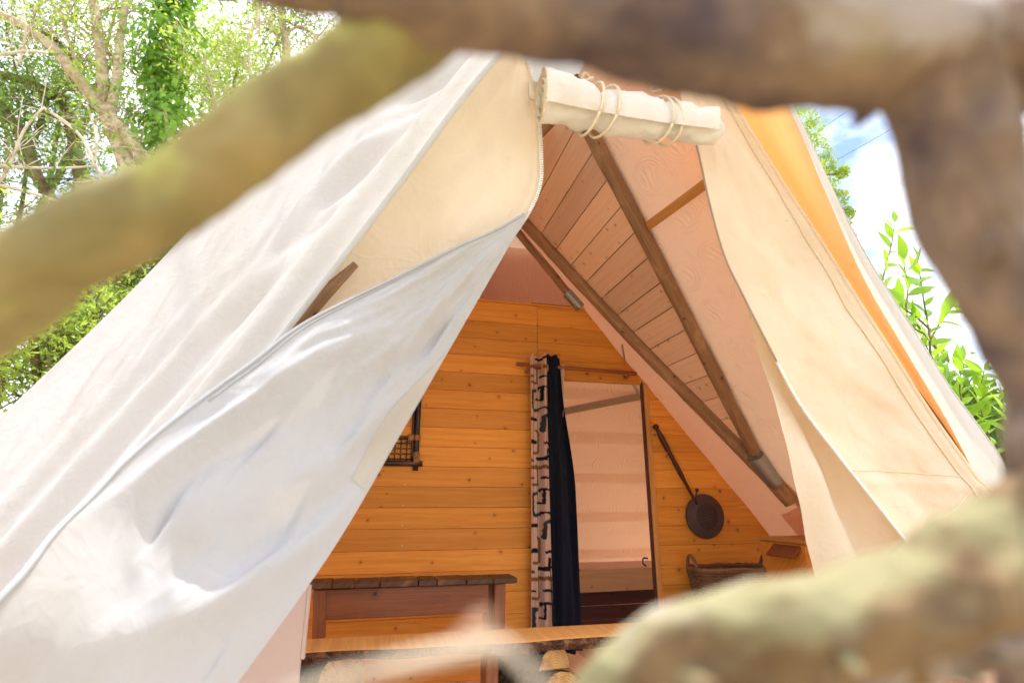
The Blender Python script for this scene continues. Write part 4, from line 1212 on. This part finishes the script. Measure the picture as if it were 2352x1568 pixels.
# pinkish board at the lower left of the opening
pn = thing('side_board', 'pinkish-white painted board panel behind the flap at the lower left of the opening', 'panel', (-.385, 1.97, FZ))
v, f, u = box((-.385, 1.97, (-.16 + FZ) / 2), (.415, .018, -.16 - FZ), ch=.003); mk('board', v, f, M['panel'], pn, u, False)
v, f, u = box((-.173, 1.966, -.36), (.012, .016, .21), ch=.003); mk('catch_plate', v, f, M['panel'], pn, u, False)

# split piece of firewood at the lower right
sp_ = thing('firewood_piece', 'split orange firewood piece at the lower right corner', 'firewood', atw(2420, 1640, 1.75))
fp = [atw(2278, 1521, 1.72), atw(2335, 1522, 1.72), atw(2420, 1545, 1.75), atw(2520, 1600, 1.8)]
v, f, u = tube(smooth_path(fp, 20), np.r_[.003, np.linspace(.02, .07, 19)], 9, rough=.12, flat=.7); mk('split_face', v, f, M['pine_trim'], sp_, u)
v, f, u = tube(smooth_path([p + np.array([.03, -.03, -.01]) for p in fp[1:]], 20), np.r_[.006, np.linspace(.012, .028, 19)], 9, rough=.1); mk('bare_wood', v, f, M['canvas_roll'], sp_, u)
st = thing('chopping_stump', 'log stump carrying the firewood piece at the right', 'stump', (atw(2450, 1640, 1.78)[0], atw(2450, 1640, 1.78)[1], GZ))
sc0 = atw(2470, 1680, 1.8)
v, f, u = tube([(sc0[0], sc0[1], GZ), (sc0[0], sc0[1], sc0[2] - .03)], .17, 18, rough=.06); mk('trunk', v, f, M['log_bark'], st, u)

# ------------------------------------------------------------------ trees and shrubs behind the tent
def leaf_cloud(C, size, aspect=.45, jit=.35, flat=0.0):
    """one diamond leaf per centre"""
    n = len(C); q = RNG.standard_normal((n, 3)); q /= np.linalg.norm(q, axis=1)[:, None]
    w = RNG.standard_normal((n, 3)); w[:, 2] += flat; w -= q * (w * q).sum(1)[:, None]; w /= np.linalg.norm(w, axis=1)[:, None] + 1e-9
    s = size * (1 + jit * RNG.standard_normal(n)).clip(.4, 2)[:, None]
    a, b = q * s * .5, w * s * .5 * aspect
    nn = np.cross(q, w) * s * .12
    V = np.stack([C - a, C - b + nn, C + a, C + b + nn], 1).reshape(-1, 3)
    F = np.arange(4 * n).reshape(-1, 4)
    return V, F
def limb(pts, r0, r1, n=9, seg=18, rough=.10, seed=0):
    P = smooth_path(pts, seg); return tube(P, np.linspace(r0, r1, seg), n, rough=rough, seed=seed)
def px(pts, Y, jy=.25):
    rs = np.random.default_rng(int(abs(pts[0][0] * 7 + pts[0][1])))
    return [at(x, y, Y + rs.uniform(-jy, jy)) for x, y in pts]
def twigs(seg_pts, n, ln, rs, r=.012):
    """side twigs off a limb; returns tubes and their tips"""
    P = smooth_path(seg_pts, 40); parts, tips = [], []
    for _ in range(n):
        i = rs.integers(6, 39); p = P[i]
        d = nrm(np.array([rs.normal(0, .9), rs.normal(0, .6), rs.normal(.35, .7)])); l = ln * rs.uniform(.4, 1.1)
        q = [p, p + d * l * .5 + rs.normal(0, .05, 3), p + d * l + np.array([0, 0, .10 * l]) + rs.normal(0, .08, 3)]
        parts.append(limb(q, r, r * .35, 5, 7, .03, int(rs.integers(99))))
        S_ = smooth_path(q, 8); tips += list(S_[3:])
        for _k in range(3):
            j = rs.integers(3, 8); e = nrm(rs.normal(0, 1, 3)); q2 = [S_[j], S_[j] + e * l * .35]
            parts.append(limb(q2, r * .45, r * .2, 4, 4, 0)); tips += list(smooth_path(q2, 4))
    return parts, tips
def tree(name, label, limbs, Y, base_xy, leaf, bmat, ntw, ltw, nleaf, spread, lsize, seed, root=None, extra=None, tw_r=.012):
    rs = np.random.default_rng(seed)
    t = thing(name, label, 'tree', (base_xy[0], base_xy[1], GZ), 'trees behind the tent')
    parts, tips = [], []
    for pts, r0, r1 in limbs:
        parts.append(limb(pts, r0, r1, 10, 26, .09, int(rs.integers(999))))
        tp, ti = twigs(pts, ntw, ltw, rs, tw_r); parts += tp; tips += ti
    if root is not None:
        parts.append(limb([(base_xy[0], base_xy[1], GZ - .05), root[0]], root[1] * 1.35, root[1], 12, 14, .08, 1))
    v, f, u = cat(*parts); mk('trunk', v, f, bmat, t, u)
    T = np.array(tips)
    if nleaf:
        C = T[RNG.integers(0, len(T), nleaf)] + RNG.standard_normal((nleaf, 3)) * spread
        if extra is not None: C = np.vstack([C, extra])
        v, f = leaf_cloud(C, lsize); mk('crown', v, f, leaf, t, None, False)
    return t
# 1 forked pale trunk
Y1 = 7.6
r1 = px([(330, 372)], Y1)[0]
l1 = px([(330, 372), (292, 312), (248, 262), (205, 212), (165, 160), (110, 100), (50, 58), (-40, 10)], Y1, .1)
l1b = px([(300, 390), (262, 300), (240, 250)], Y1, .1)
l1c = px([(240, 250), (236, 180), (228, 95), (214, 0), (205, -90)], Y1, .1)
l1d = px([(250, 262), (268, 190), (275, 95), (290, 0), (300, -80)], Y1, .1)
l1e = px([(190, 185), (170, 130), (150, 70), (140, 30)], Y1, .15)
l1f = px([(255, 130), (232, 100), (220, 60)], Y1, .2)
l1o = [l1d[-1], np.array([-2.6, 7.5, 7.6]), np.array([-1.9, 5.6, 7.6]), np.array([-1.2, 3.8, 5.7]), np.array([-.5, 2.6, 4.9])]  # unseen limb added above the left roof to cast dappled shadow
over = np.vstack([np.array([-1.5 + 1.9 * RNG.random(), 1.6 + 2.4 * RNG.random(), 4.3 + .7 * RNG.random()]) + RNG.standard_normal((22, 3)) * np.array([.13, .13, .08]) for _ in range(30)])  # out-of-view leaf clumps added around that limb for the dapples
base1 = (at(380, 700, Y1)[0], Y1)
tree('forked_tree', 'forked tree with pale ridged bark behind the left roof', [(l1, .105, .045), (l1b, .13, .10), (l1c, .075, .055), (l1d, .07, .035), (l1e, .03, .016), (l1f, .03, .02), (l1o, .035, .012)], Y1, base1,
     M['leaf_light'], M['bark_tree'], 9, .9, 3200, .16, .062, 21, root=(l1b[0], .15), extra=over)
# 2 crooked darker tree at the left
Y2 = 8.6
l2 = px([(190, 420), (170, 330), (155, 265), (140, 235), (90, 200), (40, 180), (-40, 165)], Y2, .15)
l2b = px([(-30, 210), (20, 270), (60, 320), (85, 400), (130, 470)], Y2, .15)
l2c = px([(150, 225), (110, 220), (100, 260), (80, 320)], Y2, .2)
l2d = px([(60, 70), (120, 85), (160, 130), (172, 165)], Y2, .2)
base2 = (at(260, 800, Y2)[0], Y2)
tree('crooked_tree', 'crooked mossy tree at the far left edge', [(l2, .10, .05), (l2b, .085, .06), (l2c, .055, .04), (l2d, .03, .02)], Y2, base2, M['leaf_mid'], M['bark_dark'], 13, 1.1, 6500, .22, .058, 22, root=(l2[0], .13))
# 3 pale dead tree: bare branches
Y3 = 6.6
l3a = px([(-20, 440), (20, 385), (55, 300), (98, 248)], Y3, .1)
l3b = px([(98, 248), (150, 280), (190, 320), (220, 380), (250, 420)], Y3, .1)
l3c = px([(-30, 378), (60, 385), (140, 386), (222, 382)], Y3, .1)
l3d = px([(-30, 420), (60, 440), (150, 470), (260, 520)], Y3, .1)
l3e = px([(215, 385), (222, 320), (210, 270), (200, 242)], Y3, .1)
l3f = px([(45, -20), (58, 60), (52, 120), (38, 152)], Y3, .1)
l3g = px([(-20, 130), (60, 118), (110, 122)], Y3, .1)
base3 = (at(300, 800, Y3)[0], Y3)
tree('dead_tree', 'bare pale dead branches in front of the thicket at the left', [(l3a, .018, .013), (l3b, .015, .020), (l3c, .019, .012), (l3d, .022, .015), (l3e, .021, .012), (l3f, .016, .009), (l3g, .020, .016)], Y3, base3,
     None, M['twig_pale'], 6, .7, 0, .1, .05, 23, root=(l3b[-1], .05), tw_r=.007)
# 4 ivy-clad trunk
Y4 = 7.9
l4 = px([(420, 620), (400, 420), (385, 300), (375, 180), (395, 60), (400, -120)], Y4, .1)
l4b = px([(395, 330), (385, 300), (378, 240)], Y4 - .4, .05)
ivt = thing('ivy_tree', 'trunk thickly clad in bright green ivy', 'tree', (l4[0][0], Y4, GZ), 'trees behind the tent')
v, f, u = cat(limb([(l4[0][0], Y4, GZ)] + l4, .17, .10, 12, 40), limb(l4b, .045, .02, 8, 10)); mk('trunk', v, f, M['bark_tree'], ivt, u)
P = smooth_path(l4, 200); n = 5200
i = RNG.integers(0, 185, n); th = RNG.uniform(0, 2 * math.pi, n); rr = .16 + np.abs(RNG.standard_normal(n)) * .22 * (1 + .7 * np.sin(i * .11) + .4 * np.sin(i * .31 + 1)).clip(.15)
C = P[i] + np.stack([np.cos(th) * rr, np.sin(th) * rr, RNG.standard_normal(n) * .08], 1)
def ivy_leaves(C, size):
    n = len(C)
    sh = np.array([(0, -.5), (.36, -.42), (.30, -.08), (.58, .10), (.22, .18), (0, .62), (-.22, .18), (-.58, .10), (-.30, -.08), (-.36, -.42)])
    out = np.stack([C[:, 0] - P[i][:, 0], C[:, 1] - P[i][:, 1], np.zeros(n)], 1) + RNG.standard_normal((n, 3)) * .12 + np.array([0, -.10, .10])
    nz = out / (np.linalg.norm(out, axis=1)[:, None] + 1e-9)
    dn = np.tile([0, 0, -1.0], (n, 1)) + RNG.standard_normal((n, 3)) * .35; dn -= nz * (dn * nz).sum(1)[:, None]; dn /= np.linalg.norm(dn, axis=1)[:, None]
    sd = np.cross(nz, dn); s = size * RNG.uniform(.6, 1.5, n)[:, None]
    V = np.stack([C + sd * s * a + dn * s * b - nz * s * .10 * abs(a) for a, b in sh], 1).reshape(-1, 3)
    return V, np.arange(10 * n).reshape(-1, 10)
v, f = ivy_leaves(C, .085); mk('ivy_leaves', v, f, M['leaf_ivy'], ivt, None, False, kind='stuff')
# 5 slender trees right of the ivy
Y5 = 8.8
l5 = px([(655, 420), (650, 200), (658, 110), (648, 40), (655, -60)], Y5, .1)
base5 = (at(660, 800, Y5)[0], Y5)
tree('slender_tree', 'slender tree with rough bark near the top of the roof', [(l5, .085, .06), (px([(645, 120), (632, 70), (615, 40)], Y5), .03, .015), (px([(662, 72), (690, 62), (720, 80), (740, 110)], Y5), .03, .012)], Y5, base5, M['leaf_mid'], M['bark_tree'], 12, .9, 2600, .16, .062, 25, root=(l5[0], .10))
Y6 = 7.8
l6 = px([(590, 460), (580, 300), (577, 190), (572, 120), (572, 78), (590, 56), (592, 20), (600, -60)], Y6, .05)
base6 = (at(600, 820, Y6)[0], Y6)
tree('bent_sapling', 'thin sapling with a kinked pale stem left of the slender tree', [(l6, .04, .022), (px([(520, 300), (480, 200), (470, 120)], Y6), .02, .01)], Y6, base6, M['leaf_light'], M['twig_pale'], 18, 1.1, 3600, .17, .06, 26, root=(l6[0], .045))
# 7-9 leafy masses further back and low along the roof line
def bushy(name, label, cx, cy, Y, w, h, n, leaf, seed, lsize=.07):
    rs = np.random.default_rng(seed)
    b = (at(cx, cy + h, Y)[0], Y)
    c = at(cx, cy, Y); k = Y / FPX * 1.02
    stems = []
    for q in range(6):
        tx = cx + rs.uniform(-.8, .8) * w; ty = cy + rs.uniform(-.9, .2) * h
        stems.append(([np.array([b[0], Y, max(c[2] - h * k * 1.1, GZ)]), at((cx + tx) / 2 + rs.uniform(-20, 20), cy + .3 * h, Y + rs.uniform(-.4, .4)), at(tx, ty, Y + rs.uniform(-.8, .8))], .06, .02))
    ex = []
    for q in range(26):
        a = rs.normal(0, .45, 3); cc = c + np.array([a[0] * w * k, a[1] * 1.4, a[2] * h * k]); m = n // 26
        ex.append(cc + rs.standard_normal((m, 3)) * np.array([.40, .40, .26]) * rs.uniform(.6, 1.3))
    tree(name, label, stems, Y, b, leaf, M['bark_dark'], 8, 1.0, n // 2, .22, lsize, seed, root=(stems[0][0][0], .11), extra=np.vstack(ex))
bushy('leafy_tree', 'dense mid-green tree in the far background at the top left', 110, 190, 11.5, 260, 260, 7500, M['leaf_mid'], 31, .07)
bushy('leafy_tree', 'pale green airy tree in the background right of the ivy trunk', 540, 190, 11.0, 150, 180, 6500, M['leaf_light'], 32, .07)
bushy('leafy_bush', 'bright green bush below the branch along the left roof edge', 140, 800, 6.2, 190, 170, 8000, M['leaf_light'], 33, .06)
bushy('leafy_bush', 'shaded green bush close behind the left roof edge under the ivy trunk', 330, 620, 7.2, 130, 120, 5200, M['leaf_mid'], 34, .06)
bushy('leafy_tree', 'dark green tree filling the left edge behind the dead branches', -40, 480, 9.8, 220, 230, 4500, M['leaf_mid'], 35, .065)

# poplar behind the right roof
Y7 = 15.0
pt = thing('poplar_tree', 'tall tree with rounded bright green clumps behind the right roof edge', 'tree', (at(1760, 400, Y7)[0], Y7, GZ), 'trees behind the tent')
pb = at(1700, 700, Y7)
st_ = [(np.array([pb[0], Y7, GZ]), at(1720, 620, Y7), .22, .16), (at(1720, 620, Y7), at(1800, 180, Y7), .16, .06), (at(1760, 420, Y7), at(1920, 400, Y7), .07, .03), (at(1750, 360, Y7), at(1860, 290, Y7), .07, .03), (at(1740, 500, Y7), at(1940, 490, Y7), .06, .02)]
v, f, u = cat(*[limb([a, (a + b) / 2 + np.array([.1, 0, .1]), b], r0, r1, 8, 12) for a, b, r0, r1 in st_]); mk('trunk', v, f, M['bark_dark'], pt, u)
ex = []
rs = np.random.default_rng(5)
for (x, y, r) in ((1850, 270, .45), (1870, 300, .45), (1845, 320, .5), (1885, 345, .45), (1900, 375, .35), (1870, 390, .45), (1915, 405, .40), (1935, 395, .26), (1890, 440, .5), (1925, 455, .34), (1945, 490, .26), (1935, 520, .3), (1900, 500, .5), (1820, 240, .5), (1950, 540, .22), (1800, 330, .6), (1850, 450, .6), (1740, 240, .6), (1700, 340, .6), (1670, 460, .6), (1750, 520, .6), (1630, 400, .5), (1720, 170, .6), (1790, 150, .5), (1780, 430, .6), (1850, 540, .5)):
    c = at(x, y, Y7 + rs.uniform(-.4, .4)); d = rs.standard_normal((300, 3)); d /= np.linalg.norm(d, axis=1)[:, None]
    ex.append(c + d * r * (rs.uniform(.2, 1.25, (300, 1)) ** .5))
v, f = leaf_cloud(np.vstack(ex), .095, .8); mk('crown', v, f, M['leaf_light'], pt, None, False)

# laurel shrub at the right: every large leaf is its own piece
YL = 2.75
lau = thing('laurel_shrub', 'laurel shrub with large glossy leaves right of the tent', 'shrub', (at(2260, 1100, YL)[0], YL, GZ))
def leaf_mesh(nm, mat):
    n = 6; V, F = [], []
    for i in range(n + 1):
        t = i / n; w = .19 * math.sin(math.pi * min(1, t * 1.02) ** .85) * (1 - .25 * t); z = -.12 * t * t
        V += [(t, -w, z + w * .35), (t, 0, z), (t, w, z + w * .35)]
    for i in range(n):
        a = i * 3; F += [(a, a + 3, a + 4, a + 1), (a + 1, a + 4, a + 5, a + 2)]
    me = bpy.data.meshes.new(nm); me.from_pydata(V, [], F); me.polygons.foreach_set('use_smooth', [True] * len(F)); me.materials.append(mat); return me
LM = leaf_mesh('laurel_leaf', M['leaf_laurel'])
def add_leaf(p, d, nz, s):
    d = nrm(d); nz = nrm(np.asarray(nz) - d * np.dot(nz, d)); y = np.cross(nz, d)
    o = bpy.data.objects.new('leaf', LM); COL.objects.link(o); o.parent = lau
    m = Matrix(((d[0], y[0], nz[0], 0), (d[1], y[1], nz[1], 0), (d[2], y[2], nz[2], 0), (0, 0, 0, 1)))
    b = BASE[lau.name]
    o.matrix_local = Matrix.Translation(Vector(p - b)) @ m @ Matrix.Scale(s, 4)
rs = np.random.default_rng(9)
STEMS = [([(2015, 690), (2035, 610), (2050, 550), (2055, 512)], 9), ([(2140, 860), (2133, 760), (2120, 680), (2108, 598)], 12),
         ([(2140, 760), (2100, 725), (2060, 700), (2028, 675)], 12), ([(2150, 800), (2105, 745), (2070, 720), (2040, 690)], 8), ([(2136, 780), (2160, 740), (2190, 700), (2215, 660)], 10),
         ([(2190, 960), (2160, 860), (2130, 800), (2108, 760)], 16), ([(2230, 1020), (2190, 920), (2160, 850), (2150, 800)], 18), ([(2260, 1080), (2225, 980), (2205, 900), (2210, 830)], 18),
         ([(2300, 1100), (2270, 1000), (2250, 920), (2260, 850)], 18), ([(2330, 1100), (2320, 1000), (2300, 930), (2320, 850)], 14), ([(2200, 1010), (2170, 930), (2140, 880), (2110, 840)], 14), ([(2300, 1130), (2262, 1060), (2232, 1010), (2205, 975)], 16),
         ([(2060, 780), (2050, 720), (2034, 660), (2010, 620)], 9), ([(2100, 800), (2080, 730), (2085, 660), (2075, 600)], 9), ([(2120, 850), (2095, 800), (2075, 760), (2060, 735)], 10),
         ([(2380, 640), (2370, 560), (2350, 480), (2340, 410)], 10), ([(2390, 900), (2372, 800), (2365, 700), (2372, 620)], 12)]
sp_parts = []
for pts, nl in STEMS:
    nl = int(nl * 1.28)
    Yq = YL + rs.uniform(-.35, .35)
    P = smooth_path([at(x, y, Yq) for x, y in pts], 30)
    sp_parts.append(tube(P, np.linspace(.008, .003, 30), 6))
    for j in range(nl):
        k = int(29 - (28 * (j / nl) ** 1.15) * .85); p = P[k]; t = nrm(P[k] - P[max(k - 3, 0)])
        sd = nrm(np.cross(t, (0, 1, 0))) * (1 if j % 2 else -1)
        d = t * rs.uniform(.35, .9) + sd * rs.uniform(.5, 1.0) + np.array([0, rs.uniform(-.7, .5), rs.uniform(-.2, .25)])
        if j == 0: d = t + rs.normal(0, .15, 3)
        add_leaf(p, d, (rs.normal(0, .5), -.6 + rs.normal(0, .4), .7), rs.uniform(.09, .205))
low = at(2270, 1100, YL)
sp_parts += [tube(smooth_path([(low[0], YL, GZ), (low[0] - .05, YL, -.6), at(x, y, YL)], 16), np.linspace(.02, .009, 16), 7) for x, y in ((2140, 860), (2190, 960), (2230, 1020), (2260, 1080), (2300, 1100), (2330, 1100), (2300, 1130), (2390, 900))]
sp_parts += [tube(smooth_path([at(2136, 775, YL), at(2060, 730, YL), at(2015, 690, YL)], 10), .006, 6), tube(smooth_path([at(2390, 900, YL), at(2392, 760, YL), at(2380, 640, YL)], 10), .006, 6)]
v, f, u = cat(*sp_parts); mk('stems', v, f, M['bark_dark'], lau, u)
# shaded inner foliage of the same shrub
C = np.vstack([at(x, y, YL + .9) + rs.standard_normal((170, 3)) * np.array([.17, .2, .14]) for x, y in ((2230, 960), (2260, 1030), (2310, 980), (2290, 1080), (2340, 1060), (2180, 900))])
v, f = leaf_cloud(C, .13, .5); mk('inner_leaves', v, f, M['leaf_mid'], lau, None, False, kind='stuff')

# overhead cables
for k, (a, b, lab) in enumerate((((1840, 330), (2330, -8), 'upper black overhead cable crossing the sky at the right'), ((1940, 360), (2480, 50), 'lower black overhead cable crossing the sky at the right'))):
    A, B = at(a[0], a[1], 16.0), at(b[0], b[1], 15.0)
    A2, B2 = A + (A - B) * 1.5, B + (B - A) * 2
    pts = [A2 + (B2 - A2) * t + np.array([0, 0, -.35 * math.sin(t * math.pi)]) for t in np.linspace(0, 1, 20)]
    pts = np.array(pts) + np.array([0, 0, .35])
    v, f, u = tube(pts, .012, 6); tag(mk('overhead_cable', v, f, M['cable'], None, u), lab, 'cable', 'overhead cables')

# ------------------------------------------------------------------ rustic branch fence close to the lens
fen = thing('branch_fence', 'out-of-focus rustic fence of thick gnarled mossy branches framing the view', 'fence', (.1, .35, GZ))
def fbranch(pts, w, m, seed, rough=.08, n=20, seg=60, nm='branch'):
    """pts = (x, y, radius) in frame pixels at distance w (scalar or list)"""
    ww = [w] * len(pts) if np.ndim(w) == 0 else w
    P = np.array([np.r_[atw(x, y, q), r / FPX * q] for (x, y, r), q in zip(pts, ww)])
    S_ = smooth_path(P, seg); rs = np.random.default_rng(seed)
    rad = S_[:, 3] * (1 + .05 * np.sin(np.linspace(0, 14, seg) + rs.uniform(0, 6)) + .03 * np.sin(np.linspace(0, 37, seg) + rs.uniform(0, 6)))
    v, f, u = tube(S_[:, :3], rad, n * 2, rough=rough, seed=seed)
    r0 = float(rad.mean()); ctr = np.repeat(S_[:, :3], n * 2 + 1, axis=0); out = v - ctr
    for k in range(len(v)):                       # bark ridges, knobs and crusts
        q = Vector(v[k] / r0)
        h_ = noise.noise(q * .9 + Vector((seed, 0, 0))) * .09 + noise.noise(q * 2.3) * .07 + noise.noise(q * 5.5) * .04
        v[k] = ctr[k] + out[k] * (1 + h_)
    parts = [(v, f, u)]
    if nm == 'branch':
        for _ in range(4):                        # snapped side twigs
            i = int(rs.integers(6, seg - 6)); d = nrm(rs.normal(0, 1, 3)); p = S_[i, :3]
            parts.append(tube([p, p + d * r0 * 1.1, p + d * r0 * rs.uniform(1.25, 1.55) + rs.normal(0, .1, 3) * r0], [r0 * .28, r0 * .2, r0 * .12], 8, rough=.1))
    v, f, u = cat(*parts); return mk(nm, v, f, m, fen, u)
W0 = .25
fbranch([(-420, 955, 102), (-150, 788, 100), (0, 684, 100), (165, 572, 94), (360, 468, 92), (520, 362, 94), (650, 272, 95), (780, 182, 92), (930, 76, 95), (1080, -34, 98), (1250, -164, 100)], W0, M['fence_green'], 1)
fbranch([(820, -60, 120), (960, -15, 118), (1080, 15, 106), (1240, 38, 108), (1420, 56, 112), (1640, 98, 120), (1830, 116, 124), (2020, 126, 128), (2200, 122, 122), (2420, 110, 120), (2700, 90, 120)], [.24] * 11, M['fence_grey'], 2, .09)
fbranch([(2110, 90, 130), (2170, 230, 112), (2205, 380, 116), (2240, 540, 104), (2345, 740, 100), (2430, 900, 104), (2455, 1060, 118), (2490, 1250, 140), (2470, 1600, 130), (2490, 2100, 140)], [.24, .243, .246, .248, .25, .25, .25, .25, .26, .27], M['fence_grey'], 3, .08)
fbranch([(2620, 1150, 130), (2440, 1240, 128), (2290, 1296, 124), (2130, 1370, 114), (1960, 1412, 106), (1790, 1448, 106), (1640, 1472, 98), (1520, 1510, 92), (1440, 1574, 86), (1370, 1674, 86)], .225, M['fence_pale'], 4, .15)
fbranch([(2660, 1370, 60), (2400, 1430, 66), (2150, 1480, 74), (1980, 1510, 78), (1800, 1560, 90), (1650, 1640, 100)], .235, M['fence_grey'], 5, .09)
fbranch([(2140, 1480, 50), (2070, 1540, 44), (2050, 1640, 44)], .23, M['fence_pale'], 6)
fbranch([(1640, 1440, 55), (1610, 1530, 60), (1590, 1700, 60)], .235, M['fence_green'], 7)
fbranch([(520, -40, 30), (620, -18, 32), (720, -6, 40), (860, -40, 60)], .27, M['fence_grey'], 8)
# thin pale twigs and a dry leaf low in front
fbranch([(640, 1600, 13), (760, 1562, 15), (900, 1528, 17), (1020, 1500, 18), (1130, 1482, 16), (1180, 1500, 13), (1250, 1590, 14), (1300, 1700, 14)], .12, M['twig_pale'], 9, .04, 12, 40, 'twig')
fbranch([(1020, 1500, 12), (1080, 1455, 20), (1105, 1432, 28), (1130, 1405, 8)], .13, M['leaf_dry'], 10, .03, 12, 30, 'dry_leaf')
# stake that carries the left branch, outside the frame
a = atw(-420, 930, W0)
v, f, u = tube([(a[0], a[1], GZ), (a[0] + .01, a[1], -.6), (a[0], a[1], a[2] - .01)], .035, 14, rough=.07); mk('stake', v, f, M['fence_green'], fen, u)
